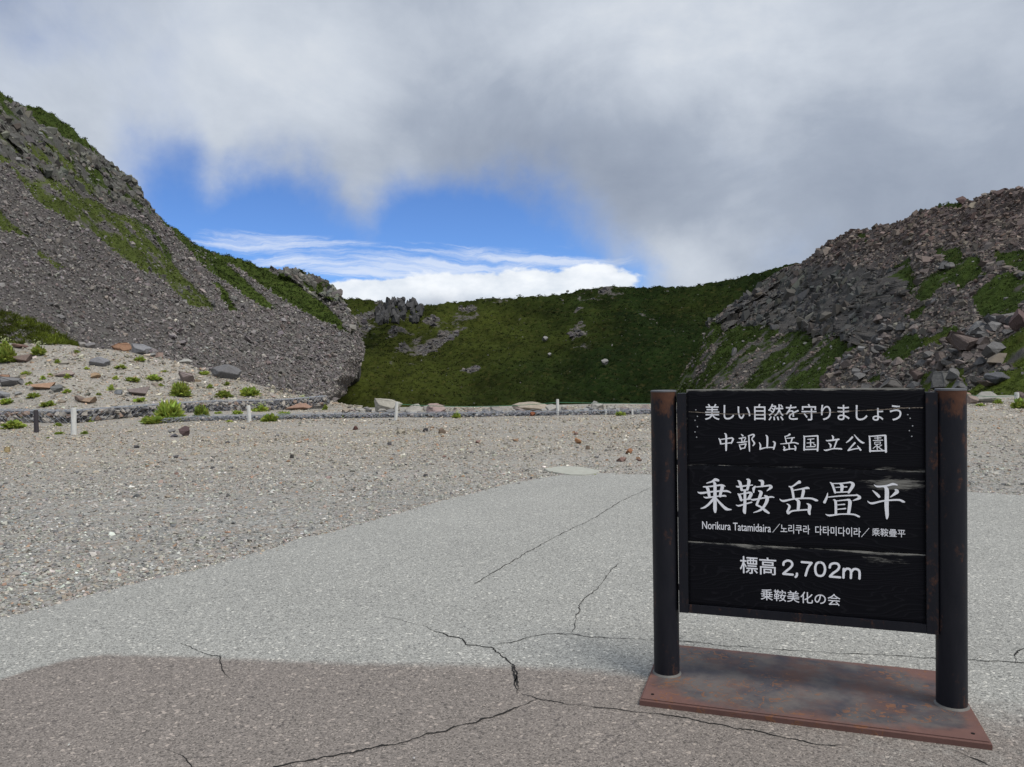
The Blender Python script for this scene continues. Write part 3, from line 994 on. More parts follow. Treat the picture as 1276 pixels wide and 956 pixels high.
# ---- rubble on the right slope
mk = (RIGHT['cov'] < .42) & inview(RIGHT)
parts = []
p, k = surf_many(RIGHT, 17000, mk & (~RIGHT['cm']))
px_, py_ = to_px(p)
base = np.where(px_ < 1010, 1.5, np.where(py_ > 410, 2.6, 2.5))
red = np.clip((345 - py_) / 60, 0, 1)[:, None]
tn_ = tones(len(p), [(.11, .104, .10), (.088, .084, .082), (.145, .137, .13), (.115, .098, .093)], [4, 3, 1.6, 1.6], .18)
tn_ = tn_ * np.array([1.22, 1.13, 1.04])
tn_ = tn_ * (1 - red * .5) + tn_ * np.array([1.08, .92, .89]) * red * .5
parts.append(heap(p, RNG.lognormal(0, .5, len(p)) * base * p[:, 1] / F, tn_, MID, .6))
p, k = surf_many(RIGHT, 3000, RIGHT['cm'] & (RIGHT['cov'] < .5))
parts.append(heap(p + np.array([0, .9, -.3]), RNG.lognormal(math.log(3.4), .5, len(p)) * p[:, 1] / F, tones(len(p), [(.074, .075, .073), (.088, .086, .08), (.105, .10, .09), (.09, .078, .071)], [5, 4, 2, 1], .13), BIG, .3, stretch=(.75, .75, 1.45)))
p, k = surf_many(RIGHT, 500, (RIGHT['cov'] > .6) & inview(RIGHT))
parts.append(heap(p, RNG.lognormal(math.log(1.6), .5, len(p)) * p[:, 1] / F, tones(len(p), [(.15, .145, .14)], [1], .2), MID, .6))
V, T, C = join(parts)
obj('talus', mesh_np('talus', V, T, 3, False, {'tone': ('FACE', C)}), M_scree, kind='stuff', label='dark grey rubble and broken rock covering the right slope', cat='rubble')

# ---- creeping pine and grass clumps
def tuft_proto(n, seed, h=1.0, spread=1.0, wid=.35):
    r = np.random.default_rng(seed)
    V = []; T = []
    for i in range(n):
        a = r.uniform(0, 2 * math.pi); rad = r.uniform(0, .8) * spread
        c = np.array([math.cos(a) * rad, math.sin(a) * rad, r.uniform(0, .5) * h * (1 - .4 * rad / spread)])
        d = np.array([math.cos(a) * .6, math.sin(a) * .6, r.uniform(.5, 1.1)]); d /= np.linalg.norm(d)
        s = np.cross(d, r.normal(0, 1, 3)); s /= np.linalg.norm(s)
        L = r.uniform(.4, .8) * h
        k = len(V)
        V += [c - s * wid * .5, c + s * wid * .5, c + d * L]
        T += [[k, k + 1, k + 2]]
    return np.array(V), np.array(T)


TUFT = [tuft_proto(9, s) for s in range(6)]


def scatter_green(name, d, n, mask, size_px, label, cat, tone_fn):
    p, k = surf_many(d, n, mask)
    sz = RNG.lognormal(math.log(size_px), .35, n) * p[:, 1] / F
    t = tone_fn(p, k)
    V, T, C = heap(p, sz, t, TUFT, .25)
    obj(name, mesh_np(name, V, T, 3, False, {'tone': ('FACE', C)}), M_pine_far, kind='stuff', label=label, cat=cat)


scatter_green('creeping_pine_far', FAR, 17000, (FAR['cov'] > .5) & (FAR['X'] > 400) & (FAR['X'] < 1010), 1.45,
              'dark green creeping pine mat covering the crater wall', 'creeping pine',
              lambda p, k: (gmix.reshape(-1, 1)[k] * np.array([.033, .042, .010]) + (1 - gmix.reshape(-1, 1)[k]) * np.array([.012, .022, .0055])) * RNG.lognormal(0, .22, (len(p), 1)) * (1 + 1.6 * fbm(p * np.array([.05, .03, .05]), 4, 91)[:, None]))  # tuft tones darkened as well, with the cloud shadow painted in
scatter_green('creeping_pine_left', LEFT, 8000, (LEFT['cov'] > .55) & inview(LEFT), 1.5,
              'green grass and creeping pine in strips on the scree slope', 'slope grass',
              lambda p, k: np.where((((LEFT['Y'].ravel()[k] < cp(LEFT['X'].ravel()[k], left.ysky) + 42) | (LEFT['X'].ravel()[k] > 270)))[:, None], np.array([.042, .062, .015]), np.array([.075, .098, .026])) * RNG.lognormal(0, .3, (len(p), 1)))
scatter_green('creeping_pine_right', RIGHT, 13000, (RIGHT['cov'] > .55) & inview(RIGHT), 1.8,
              'green creeping pine growing between the rocks of the right slope', 'creeping pine',
              lambda p, k: np.where(((RIGHT['Y'].ravel()[k] > 420) & (RIGHT['X'].ravel()[k] > 1150))[:, None], np.array([.062, .084, .017]), np.array([.036, .055, .013])) * RNG.lognormal(0, .3, (len(p), 1)))
# ------------------------------------------------------------------ gravel in front
def strew(n, ymin, ymax, dens_pow, rng):
    """points on the flat beyond the asphalt rim, denser close by"""
    out = []
    got = 0
    while got < n:
        u = rng.random(n * 3)
        if dens_pow == 2: y = ymin * (ymax / ymin) ** u
        else: y = (ymin ** -1 + u * (ymax ** -1 - ymin ** -1)) ** -1
        x = (rng.random(n * 3) * 2 - 1) * (y * .82 + .3)
        rim_y = np.interp(x, rimx, rimy)
        ok = (y > rim_y + .01) & (y < 29.4 + np.clip(x - 8, 0, 60) * .1)
        q = np.stack([x[ok], y[ok]], 1)
        q = q[rng.random(len(q)) < np.clip(.75 + 2.2 * fbm(np.c_[q * np.array([.45, .8]), q[:, 0] * 0], 4, 66, .6), .2, 1)]
        out.append(q); got += len(q)
    return np.vstack(out)[:n]


grng = np.random.default_rng(99)
PAL = [(.27, .255, .235), (.37, .345, .30), (.47, .44, .385), (.16, .155, .155), (.37, .30, .24), (.38, .24, .16), (.60, .575, .52)]
q = strew(76000, 4.2, 29, 2, grng)
sz = grng.lognormal(math.log(.0105), .40, len(q)) * (1 + q[:, 1] / 13)
sz = np.minimum(sz, .075)
pz = np.c_[q, ground_z(q[:, 0], q[:, 1]) + sz * .12]
wts = [3, 4, 2.4, .9, 1.3, .22, .8]
t1 = tones(len(q), PAL, wts, .15, grng)
t1 = t1 * .9 * np.array([.97, .98, .96]) + np.array([.29, .275, .24]) * .10
far_f = np.clip((q[:, 1] - 9) / 8, 0, 1)[:, None]
t1 = t1 * (1 - far_f) * np.array([.95, .97, 1.0]) + t1 * far_f * np.array([1.04, .99, .92])
A1 = heap(pz, sz, t1, SMALL, .35, grng)
# a loose line of stones along the rim
rr = rim[(rim[:, 0] > -6) & (rim[:, 0] < 12)]
i = grng.integers(0, len(rr), 6000)
q = rr[i] + np.c_[grng.normal(0, .04, 6000), grng.normal(.01, 1, 6000) * (.03 + .10 * np.clip(vnoise(np.c_[rr[i] * 2.2, rr[i][:, :1] * 0], 4) - .3, 0, 1))]
sz2 = grng.lognormal(math.log(.009), .45, 6000)
A2 = heap(np.c_[q, .008 + sz2 * .1], sz2, tones(6000, PAL, wts, .2, grng), SMALL, .35, grng)
# crumbs lying on the asphalt
n = 420
q = np.c_[grng.uniform(-3.5, 5.5, n), grng.uniform(2, 10, n)]
q = q[q[:, 1] < np.interp(q[:, 0], rimx, rimy)]
sz3 = grng.lognormal(math.log(.0035), .35, len(q))
A3 = heap(np.c_[q, .012 + sz3 * .3], sz3, tones(len(q), PAL[1:3] + [(.6, .59, .55)], [2, 2, 2], .15, grng), SMALL, .35, grng)
V, T, C = join([A1, A2, A3])
obj('gravel', mesh_np('gravel', V, T, 3, False, {'tone': ('FACE', C)}), M_pebble, kind='stuff', label='loose grey and tan gravel spread beyond the asphalt', cat='gravel')
# stones of the mound
p, k = surf_many(MOUND, 13000, (MOUND['X'] > -150))
sz = grng.lognormal(math.log(1.4), .55, len(p)) * p[:, 1] / F
V, T, C = heap(p, sz, tones(len(p), [(.28, .25, .20), (.37, .335, .27), (.18, .168, .15), (.33, .24, .17), (.5, .47, .40)], [4, 3, 2.6, 1.0, .8], .24, grng), SMALL, .4, grng)
obj('mound_gravel', mesh_np('mound_gravel', V, T, 3, False, {'tone': ('FACE', C)}), M_pebble, kind='stuff', label='tan stones covering the low mound on the left', cat='gravel')

# ------------------------------------------------------------------ single boulders
def rock_mesh(name, seed, squash=(1, .8, .7), n=9, sub=2, rough=.05, blunt=.045, lo_=.5, hi_=.9):
    bm = cut_rock(seed, n, squash, lo_, hi_)
    bmesh.ops.bevel(bm, geom=list(bm.edges), offset=blunt, segments=1, profile=.6, affect='EDGES', clamp_overlap=True)
    bmesh.ops.triangulate(bm, faces=bm.faces)
    bmesh.ops.subdivide_edges(bm, edges=[e for e in bm.edges if e.calc_length() > .12], cuts=sub, use_grid_fill=True)
    bmesh.ops.triangulate(bm, faces=bm.faces)
    co = np.array([v.co[:] for v in bm.verts])
    nrm = co / np.linalg.norm(co, axis=1)[:, None]
    dd = fbm(co * 2.3 + seed, 5, seed, .62) * rough * 3
    for v, d, nn_ in zip(bm.verts, dd, nrm): v.co += Vector(nn_ * d)
    bmesh.ops.recalc_face_normals(bm, faces=bm.faces)
    me = bpy.data.meshes.new(name); bm.to_mesh(me); bm.free()
    return me


ROCKS = [rock_mesh('boulder', 100 + s, [(1, .8, .75), (1, .7, .55), (1, .9, .9), (1, .75, .42)][s % 4], sub=1 + (s < 4)) for s in range(10)]
ROCKS += [rock_mesh('boulder', 150 + s, sq, n=16, sub=2, blunt=.1, lo_=.72, hi_=.95) for s, sq in enumerate([(1, .8, .75), (1, .7, .6), (1, .8, .5)])]
GREY, BROWN, PINK, TAN, DARK, PALE = (.23, .225, .22), (.27, .17, .11), (.34, .26, .24), (.36, .31, .25), (.12, .115, .12), (.42, .40, .36)


def boulder(px, py, w_, h_, D, tone, label, mesh=0, group=None, cat='boulder', mat=None, rot=None, base=None, name='boulder', sink=.15):
    """(px, py) is the middle of its foot, w_ and h_ its size in photo pixels, D its distance"""
    c = P(np.array(float(px)), np.array(float(py)), np.array(float(D))) if base is None else base
    W2 = w_ * D / F / 2; H2 = h_ * D / F
    me = ROCKS[mesh % len(ROCKS)]
    if len(me.materials) == 0: me.materials.append(M_boulder)
    o = bpy.data.objects.new(name, me); COL.objects.link(o)
    bb = np.array([v[:] for v in o.bound_box]); ext = bb.max(0) - bb.min(0)
    o.rotation_euler = (0, 0, rot if rot is not None else random.uniform(-.5, .5))
    o.scale = (2 * W2 / ext[0], 1.7 * W2 / ext[1], H2 * (1 + sink) / ext[2])
    o.location = (c[0], c[1] + W2 * .5, c[2] - bb[:, 2].min() * o.scale[2] - H2 * sink)
    o.color = (*tone, 1)
    if mat is not None and me.materials[0] != mat:
        o.material_slots[0].link = 'OBJECT'; o.material_slots[0].material = mat
    tag(o, label, cat, group)
    return o


def gD(px, py):
    return float(G(np.array(float(px)), np.array(float(py)))[1])


B = [  # px, foot y, w, h, tone, label, mesh
    (483, 514, 35, 18, (.36, .34, .29), 'large pale rounded boulder behind the leftmost roped white post', 10),
    (541, 518, 26, 15, PINK, 'pinkish boulder on the gravel edge between the two roped posts', 11),
    (619, 516, 17, 10, (.30, .28, .26), 'grey rounded boulder left of the long flat tan boulder', 10),
    (662, 514, 48, 13, TAN, 'long flat tan boulder left of the second roped post', 12),
    (731, 516, 9, 8, (.36, .36, .35), 'small pale grey boulder right of the second roped post', 4),
    (664, 519, 7, 6, (.26, .10, .055), 'small rust red stone in front of the long flat boulder', 4),
    (605, 516, 10, 6, (.24, .23, .23), 'small grey stone at the left foot of the grey rounded boulder', 6),
    (456, 513, 12, 6, (.27, .25, .24), 'low grey stone left of the large pale boulder', 1),
    (708, 516, 14, 5, PALE, 'low pale stone at the right foot of the roped post', 3),
    (228, 544, 13, 13, (.12, .085, .085), 'dark brown upright stone standing on the gravel below the big bush', 2),
    (216, 545, 11, 4, (.09, .09, .10), 'flat black shape added as the shadow beside the dark brown upright stone', 3),  # dark flat piece added for the upright stone's cast shadow
    (370, 511, 36, 8, (.30, .19, .14), 'long reddish brown block at the end of the gabion wall', 3),
]
for px, py, w_, h_, tn1, lab, ms in B:
    boulder(px, py, w_, h_, gD(px, min(py, 519) if py < 520 else py), tn1, lab, ms, rot=random.uniform(-.2, .2))
BM = [
    (150, 436, 24, 11, (.26, .155, .10), 'rust brown boulder on the crest of the mound beside a grey one', 1),
    (174, 439, 23, 14, (.24, .24, .25), 'rounded grey boulder on the mound crest right of the rust brown one', 10),
    (188, 442, 10, 5, (.26, .26, .25), 'small pale grey stone right of the rounded grey boulder', 4),
    (199, 444, 13, 7, (.27, .20, .17), 'small brown stone on the mound crest right of the grey boulders', 6),
    (230, 449, 20, 6, (.34, .33, .30), 'flat pale slab on the mound crest', 3),
    (279, 473, 36, 18, (.155, .152, .155), 'big dark grey boulder near the right end of the mound', 12),
    (232, 476, 19, 14, (.22, .18, .17), 'brownish grey boulder just above the round bush on the mound', 0),
    (26, 452, 22, 11, (.19, .145, .125), 'brown wedge shaped boulder at the left under the pine thicket', 5),
    (24, 434, 18, 6, (.2, .13, .11), 'dark reddish stone below the pine thicket', 7),
    (120, 456, 27, 12, (.21, .21, .22), 'broad bluish grey boulder in the middle of the mound', 12),
    (172, 494, 28, 11, (.20, .165, .155), 'long brownish boulder above the gabion wall', 5),
    (79, 470, 26, 9, (.30, .245, .22), 'flat pinkish slab left of the mound middle', 3),
    (117, 472, 13, 8, (.35, .25, .16), 'small ochre stone in the mound middle', 4),
    (8, 481, 30, 13, (.19, .185, .185), 'wide grey boulder at the left picture edge of the mound', 0),
    (4, 473, 18, 9, (.32, .20, .14), 'orange brown stone above the wide grey boulder', 6),
    (52, 486, 30, 9, (.34, .22, .15), 'orange tan slab on the lower left of the mound', 5),
    (69, 489, 14, 10, (.17, .17, .165), 'grey lumpy boulder beside the orange tan slab', 2),
    (4, 496, 16, 9, (.24, .245, .25), 'pale bluish boulder at the lower left of the mound', 7),
    (20, 493, 9, 5, (.27, .27, .26), 'small pale stone right of the pale bluish boulder', 4),
    (113, 428, 12, 7, (.20, .19, .19), 'grey boulder at the right end of the pine thicket', 2),
    (103, 429, 10, 7, (.33, .31, .29), 'pale boulder touching the right end of the pine thicket', 0),
    (148, 492, 12, 6, (.20, .21, .22), 'small blue grey stone left of the long brownish boulder', 6),
    (108, 502, 22, 8, (.30, .22, .16), 'tan brown stone just above the gabion wall', 5),
    (98, 500, 12, 9, (.20, .155, .13), 'brown stone behind the white marker post', 7),
    (129, 455, 9, 6, (.16, .16, .17), 'small dark stone leaning on the broad bluish grey boulder', 4),
]
for px, py, w_, h_, tn1, lab, ms in BM:
    b_ = surf(MOUND, px, py)
    boulder(px, py, w_, h_, b_[1], tn1, lab, ms, base=b_, rot=random.uniform(-.25, .25))
BR = [  # boulders of the right slope that stand out
    (1208, 442, 42, 27, (.155, .125, .115), 'largest pinkish brown boulder in the middle of the right talus', 0),
    (1240, 452, 26, 20, (.15, .147, .145), 'pointed grey boulder right of the largest pinkish one', 2),
    (1248, 472, 32, 13, (.12, .122, .13), 'dark rounded grey boulder above the bright grass bank', 12),
    (1238, 476, 26, 9, (.20, .165, .15), 'low pinkish boulder leaning under the dark rounded one', 5),
    (1175, 483, 24, 22, (.15, .15, .148), 'tall leaning grey boulder just above the sign', 6),
    (1192, 474, 18, 16, (.17, .168, .165), 'pale triangular boulder above the right post of the sign', 4),
    (1204, 484, 26, 14, (.145, .143, .145), 'long slanting grey boulder just above the right post', 1),
    (1145, 476, 20, 15, (.16, .125, .115), 'pinkish square boulder above the sign board', 0),
    (1137, 480, 10, 8, (.17, .17, .165), 'small round grey boulder above the sign board', 2),
    (1218, 476, 18, 14, (.145, .135, .13), 'blunt grey boulder between the talus and the grass bank', 7),
    (1273, 420, 22, 26, (.15, .105, .10), 'reddish brown upright boulder at the right picture edge', 2),
    (1243, 402, 24, 14, (.17, .168, .17), 'pale grey boulder at the top right of the talus', 0),
    (1262, 398, 26, 16, (.165, .155, .15), 'big grey boulder near the right picture edge', 5),
    (1222, 412, 22, 12, (.16, .16, .16), 'slanting flat grey boulder above the largest pinkish one', 3),
    (1231, 502, 34, 14, (.30, .29, .26), 'flat topped grey boulder on the grass right of the sign', 3),
    (1214, 503, 17, 12, (.32, .255, .225), 'pinkish rounded boulder right of the right post', 10),
    (1208, 494, 9, 5, (.30, .22, .18), 'small reddish stone behind the pinkish rounded boulder', 4),
    (1275, 498, 12, 11, (.2, .16, .15), 'brown boulder at the right picture edge behind the short post', 0),
    (1182, 461, 16, 10, (.17, .165, .16), 'grey boulder above the tall leaning boulder', 7),
    (1161, 452, 14, 10, (.155, .15, .145), 'grey boulder at the lower end of the green strip', 4),
    (1122, 485, 40, 17, (.11, .105, .10), 'broad dark boulder directly above the sign board', 1),
    (1228, 424, 24, 12, (.15, .145, .14), 'grey wedge boulder left of the reddish brown one', 8),
    (1198, 478, 14, 12, (.11, .095, .09), 'dark boulder squeezed between two grey ones', 9),
]
for px, py, w_, h_, tn1, lab, ms in BR:
    b_ = surf(RIGHT, px, min(py, 491))
    if py > 491: b_ = G(np.array(float(px)), np.array(float(py)))
    boulder(px, py, w_, h_, b_[1], tn1, lab, ms, base=b_, mat=M_bigrock if py < 491 else None, rot=random.uniform(-.4, .4))
for (px, py, w_, h_, lab, tn1) in [(678, 419, 8, 6, 'single pale boulder in the middle of the green crater wall', GREY), (753, 462, 9, 7, 'pale boulder low on the green crater wall', GREY),
                             (739, 508, 11, 11, 'lichened grey boulder at the foot of the crater wall', GREY), (683, 438, 5, 4, 'small pale boulder below the single pale one', GREY),
                             (706, 360, 4, 3, 'tiny crest stone on the crater rim', GREY)]:
    b_ = surf(FAR, px, py)
    boulder(px, py, w_, h_, b_[1] - 1, tn1, lab, 2, base=b_ - np.array([0, 2, 0]))
# counted boulders strewn on the talus
br = np.random.default_rng(31)
mk = (RIGHT['cov'] < .42) & (RIGHT['X'] > 1035) & (RIGHT['X'] < 1300) & ((RIGHT['Y'] > 400) | (RIGHT['X'] > 1150)) & ~RIGHT['cm'] & (RIGHT['Y'] > 330)
pp, kk = surf_many(RIGHT, 150, mk, br)
for j in range(150):
    xq, yq = to_px(pp[j])
    s = br.lognormal(math.log(10 if yq > 395 else 7.5), .28)
    t = np.array([(.15, .147, .145), (.12, .117, .115), (.16, .135, .125)][br.integers(0, 3)]) * br.lognormal(0, .12)
    boulder(0, 0, s * 1.15, s * .75, pp[j][1], tuple(t), 'grey angular boulder among the others of the right hand boulder field', int(br.integers(0, 10)), base=pp[j], mat=M_bigrock,
            group='boulders strewn over the right hand slope', rot=br.uniform(-2, 2))
# rock tower on the crater rim
tr_ = np.random.default_rng(77)
for j in range(75):
    u = tr_.random(); px = 468 + 58 * u
    top = np.interp(px, [466, 478, 492, 505, 516, 528], [383, 376, 368, 370, 374, 384])
    py = top + 4 + tr_.random() ** 1.2 * (398 - top)
    b_ = surf(FAR, px, max(py, 384)).copy()
    Dd = 292 - (py - 370) * .9
    b_ = P(np.array(px), np.array(py), np.array(Dd))
    s = tr_.uniform(5, 11)
    boulder(0, 0, s, s * .95, Dd, tuple(np.array((.075, .074, .074)) * tr_.lognormal(0, .15)), 'dark grey block of the jagged rock pile on the crater rim', int(tr_.integers(0, 10)),
            base=b_, mat=M_bigrock, group='blocks of the rock pile on the crater rim', rot=tr_.uniform(-2, 2), sink=.4)
# counted stones along the platform edge and loose on the gravel
for j in range(95):
    px = br.uniform(425, 825); py = 515.5 + br.uniform(-3, 1.5) - (px - 440) / 375 * 1.5
    s = br.lognormal(math.log(7), .35)
    boulder(px, py, s, s * .62, 26.5, tuple(np.array([GREY, PALE, TAN, (.3, .25, .23)][br.integers(0, 4)]) * .9), 'small stone in the row along the far gravel edge', int(br.integers(0, 10)),
            base=G(np.array(px), np.array(py)), group='small stones along the far gravel edge', cat='stone', name='stone')
for j in range(70):
    px = br.uniform(-20, 800); py = br.uniform(528, 600)
    s = br.lognormal(math.log(5.5), .3); g_ = G(np.array(px), np.array(py))
    boulder(px, py, s, s * .5, g_[1], tuple(np.array([GREY, PALE, (.36, .24, .16), DARK, (.3, .2, .17), (.42, .38, .3)][br.integers(0, 6)])), 'fist sized stone lying loose on the open gravel', int(br.integers(0, 10)),
            base=g_, group='fist sized stones on the gravel', cat='stone', name='stone')
for px, py, s, tn1, lab in [(721, 553, 9, (.40, .22, .12), 'left of two orange brown stones on the gravel near the pale slab'), (784, 566, 9, (.36, .18, .10), 'orange brown stone nearest the left sign post'),
                            (733, 560, 6, (.22, .17, .13), 'small dark brown stone between the two orange brown ones'), (443, 536, 7, (.13, .07, .06), 'dark red stone on the gravel below the low net edging'),
                            (530, 538, 6, (.07, .07, .075), 'small black stone on the gravel below the pinkish boulder'), (551, 541, 10, (.22, .17, .13), 'flat brown stone right of the small black stone'),
                            (8, 564, 9, (.42, .33, .18), 'round yellowish stone at the left picture edge'), (364, 571, 6, (.08, .075, .07), 'small round dark stone in the middle of the gravel')]:
    g_ = G(np.array(float(px)), np.array(float(py)))
    boulder(px, py, s, s * .8, g_[1], tn1, lab, int(br.integers(0, 10)), base=g_, cat='stone', name='stone')

# ------------------------------------------------------------------ gabion wall of net and stones
gw_px = [(-120, 528), (0, 526), (90, 528), (160, 521), (260, 512.5), (350, 511), (407, 505)]
gp = np.array([G(np.array(float(a)), np.array(float(b)))[:2] for a, b in gw_px])
root = bpy.data.objects.new('gabion_wall', None); COL.objects.link(root); root.location = (*gp[2], 0)
tag(root, 'low wall of dark stones in wire net at the foot of the gravel mound', 'gabion wall')
seg = np.concatenate([[0], np.cumsum(np.linalg.norm(np.diff(gp, axis=0), axis=1))])
gat = lambda s: np.array([np.interp(s, seg, gp[:, 0]), np.interp(s, seg, gp[:, 1])])
LEN = seg[-1]
M_gab = mat_rock('gabion_stone', 'obj', 3, .4, .5, .02)
GS = [rock_mesh('stone', 200 + s, (1, .85, .8), n=7, sub=1, blunt=.1) for s in range(5)]
for g_ in GS: g_.materials.append(M_gab)
cnt = 0
ro = Vector((*gp[2], 0))
for layer in range(2):
    s = 1.0 * layer * .09
    while s < LEN and cnt < 295:
        wst = br.uniform(.17, .36)
        c = gat(s)
        o = bpy.data.objects.new('stone', GS[int(br.integers(0, 5))]); COL.objects.link(o); o.parent = root
        o.location = Vector((c[0] + br.normal(0, .02), c[1] + br.normal(0, .05) + layer * .03, .09 + layer * .18 + br.normal(0, .02))) - ro
        o.rotation_euler = (br.normal(0, .3), br.normal(0, .3), br.uniform(0, 6))
        k_ = br.uniform(.9, 1.1)
        o.scale = (wst * .60, wst * .5, .13 * k_)
        o.color = (*(np.array([(.16, .155, .16), (.25, .24, .23), (.38, .35, .31), (.28, .21, .17)][br.choice(4, p=[.3, .3, .25, .15])])), 1)
        s += wst * .93; cnt += 1
nv = []; nf = []


def bar(V, Fc, a, b, r):
    a = np.array(a, float); b = np.array(b, float); d = b - a; d /= np.linalg.norm(d) + 1e-9
    u_ = np.cross(d, [0, 0, 1.0]);
    if np.linalg.norm(u_) < .1: u_ = np.array([1.0, 0, 0])
    u_ /= np.linalg.norm(u_); v_ = np.cross(d, u_)
    k = len(V)
    for e in (a, b):
        for an in (0, 2.094, 4.189):
            V.append(e + r * (u_ * math.cos(an) + v_ * math.sin(an)))
    for j in range(3):
        Fc.append([k + j, k + (j + 1) % 3, k + 3 + (j + 1) % 3, k + 3 + j])


s = 0
rl = np.array(ro)
while s < LEN - .3:
    a = gat(s); b = gat(s + .3)
    off = np.array([0, -.16])
    for h0, h1 in ((.02, .20), (.20, .38)):
        bar(nv, nf, np.array([*(a + off), h0]) - rl, np.array([*(b + off), h1]) - rl, .005)
        bar(nv, nf, np.array([*(a + off), h1]) - rl, np.array([*(b + off), h0]) - rl, .005)
    bar(nv, nf, np.array([*(a + off), .39]) - rl, np.array([*(b + off), .39]) - rl, .011)
    bar(nv, nf, np.array([*(a + off), .39]) - rl, np.array([*(a - off), .42]) - rl, .006)
    bar(nv, nf, np.array([*(a - off), .42]) - rl, np.array([*(b - off), .42]) - rl, .009)
    bar(nv, nf, np.array([*(a + off), .39]) - rl, np.array([*(b - off), .42]) - rl, .005)
    s += .3
obj('wire_net', mesh_np('wire_net', nv, nf, 4), M_wire, root)
# rubble fill behind the face and low net edging
n = 1500
ss = br.uniform(0, LEN, n); cc = np.array([gat(x) for x in ss])
V, T, C = heap(np.c_[cc[:, 0], cc[:, 1] + br.uniform(.16, .6, n), br.uniform(.02, .36, n)] - rl, br.uniform(.05, .10, n), tones(n, [(.13, .13, .145), (.2, .195, .2), (.26, .24, .22)], [3, 2, 1], .15, br), MID, .6, br)
obj('stone_fill', mesh_np('stone_fill', V, T, 3, False, {'tone': ('FACE', C)}), M_scree, root, kind='stuff')

ed_px = [(200, 528), (240, 525), (330, 523), (440, 521), (540, 520.5), (640, 519), (800, 516.5), (900, 514), (1100, 510)]
e2 = np.array([G(np.array(float(a)), np.array(float(b)))[:2] for a, b in ed_px])
sg = np.concatenate([[0], np.cumsum(np.linalg.norm(np.diff(e2, axis=0), axis=1))])
root = bpy.data.objects.new('net_edging', None); COL.objects.link(root); root.location = (*e2[3], 0)
tag(root, 'low blue grey net edging full of stones along the far side of the gravel', 'gabion edging')
rl = np.array([*e2[3], 0])
n = 3400
ss = br.uniform(0, sg[-1], n)
cc = np.c_[np.interp(ss, sg, e2[:, 0]), np.interp(ss, sg, e2[:, 1]) + br.uniform(0, .55, n)]
V, T, C = heap(np.c_[cc, br.uniform(0.0, .10, n)] - rl, br.uniform(.04, .085, n), tones(n, [(.17, .175, .19), (.24, .24, .25), (.34, .31, .28)], [3, 2, 1.6], .2, br), MID, .5, br)
obj('stone_fill', mesh_np('stone_fill', V, T, 3, False, {'tone': ('FACE', C)}), M_scree, root, kind='stuff')
nv = []; nf = []; s = 0
while s < sg[-1] - .3:
    ia = lambda s_: np.array([np.interp(s_, sg, e2[:, 0]), np.interp(s_, sg, e2[:, 1])])
    a = ia(s); b = ia(s + .3)
    for o1, o2, z1, z2 in ((-.05, -.05, .02, .14), (-.05, -.05, .14, .02), (-.05, .5, .14, .17), (.5, -.05, .17, .14)):
        bar(nv, nf, np.array([a[0], a[1] + o1, z1]) - rl, np.array([b[0], b[1] + o2, z2]) - rl, .006)
    bar(nv, nf, np.array([a[0], a[1] - .05, .14]) - rl, np.array([b[0], b[1] - .05, .14]) - rl, .009)
    s += .3
obj('wire_net', mesh_np('wire_net', nv, nf, 4), M_wire, root)

# ------------------------------------------------------------------ posts and rope
def wood_post(name, px, ytop, ybot, wpx, mat, label, cat, group=None, lean=0.0, dpx=0.0):
    b_ = G(np.array(float(px)), np.array(float(ybot))); D = b_[1]
    h = (ybot - ytop) * D / F; r = wpx * D / F / 2
    bm = bmesh.new()
    bmesh.ops.create_cone(bm, cap_ends=True, segments=12, radius1=r * 1.03, radius2=r * .94, depth=h + .1)
    for v in bm.verts: v.co.z += (h - .1) / 2; v.co.x += lean * v.co.z
    ed = [e for e in bm.edges if all(v.co.z > h * .9 for v in e.verts)]
    bmesh.ops.bevel(bm, geom=ed, offset=r * .18, segments=2, affect='EDGES')
    bmesh.ops.subdivide_edges(bm, edges=[e for e in bm.edges if abs(e.verts[0].co.z - e.verts[1].co.z) > h * .5], cuts=6)
    for v in bm.verts:
        n_ = random.uniform(-.05, .05) * r; v.co.x += n_; v.co.y += n_
    o = obj(name, bm, mat, loc=tuple(b_), label=label, cat=cat, group=group)
    return o, np.array([b_[0] + lean * h, b_[1], h])


wp0, t0 = wood_post('white_post', 92, 508, 542, 6.4, M_white_post, 'white wooden marker post standing in front of the gabion wall at the left', 'post', lean=.02)
wp1, t1_ = wood_post('white_post', 311, 505.5, 526, 5.0, M_white_post, 'short white post in the weeds at the right end of the gabion wall', 'post', lean=-.04)
wp2, t2 = wood_post('white_post', 493, 501, 524, 4.2, M_white_post, 'thin white rope post in front of the large pale boulder', 'post', lean=.09)
wp3, t3 = wood_post('white_post', 695, 497.5, 518, 3.8, M_white_post, 'upright white rope post right of the long flat tan boulder', 'post')
wp4, t4 = wood_post('white_post', 1267, 489, 502, 5.5, M_white_post, 'stubby pale post in the grass at the right picture edge', 'post')
wood_post('marker_stake', 45.5, 511, 539, 5.5, M_dark_post, 'blackish stake with a thick foot before the gabion wall at the left', 'stake')
wood_post('short_stake', 755, 510, 517, 2.6, M_white_post, 'left of two tiny stakes on the far gravel edge by the sign', 'stake')
wood_post('short_stake', 788, 510.5, 517, 2.6, M_white_post, 'right of two tiny stakes on the far gravel edge by the sign', 'stake')


def rope(pts, r, label):
    V = []; Fc = []
    for (a, b, sag) in pts:
        prev = None
        for k in range(17):
            t = k / 16; c = a * (1 - t) + b * t; c = c.copy(); c[2] -= sag * 4 * t * (1 - t)
            if prev is not None: bar(V, Fc, prev, c, r)
            prev = c
    obj('rope', mesh_np('rope', V, Fc, 4), M_rope, label=label, cat='rope')


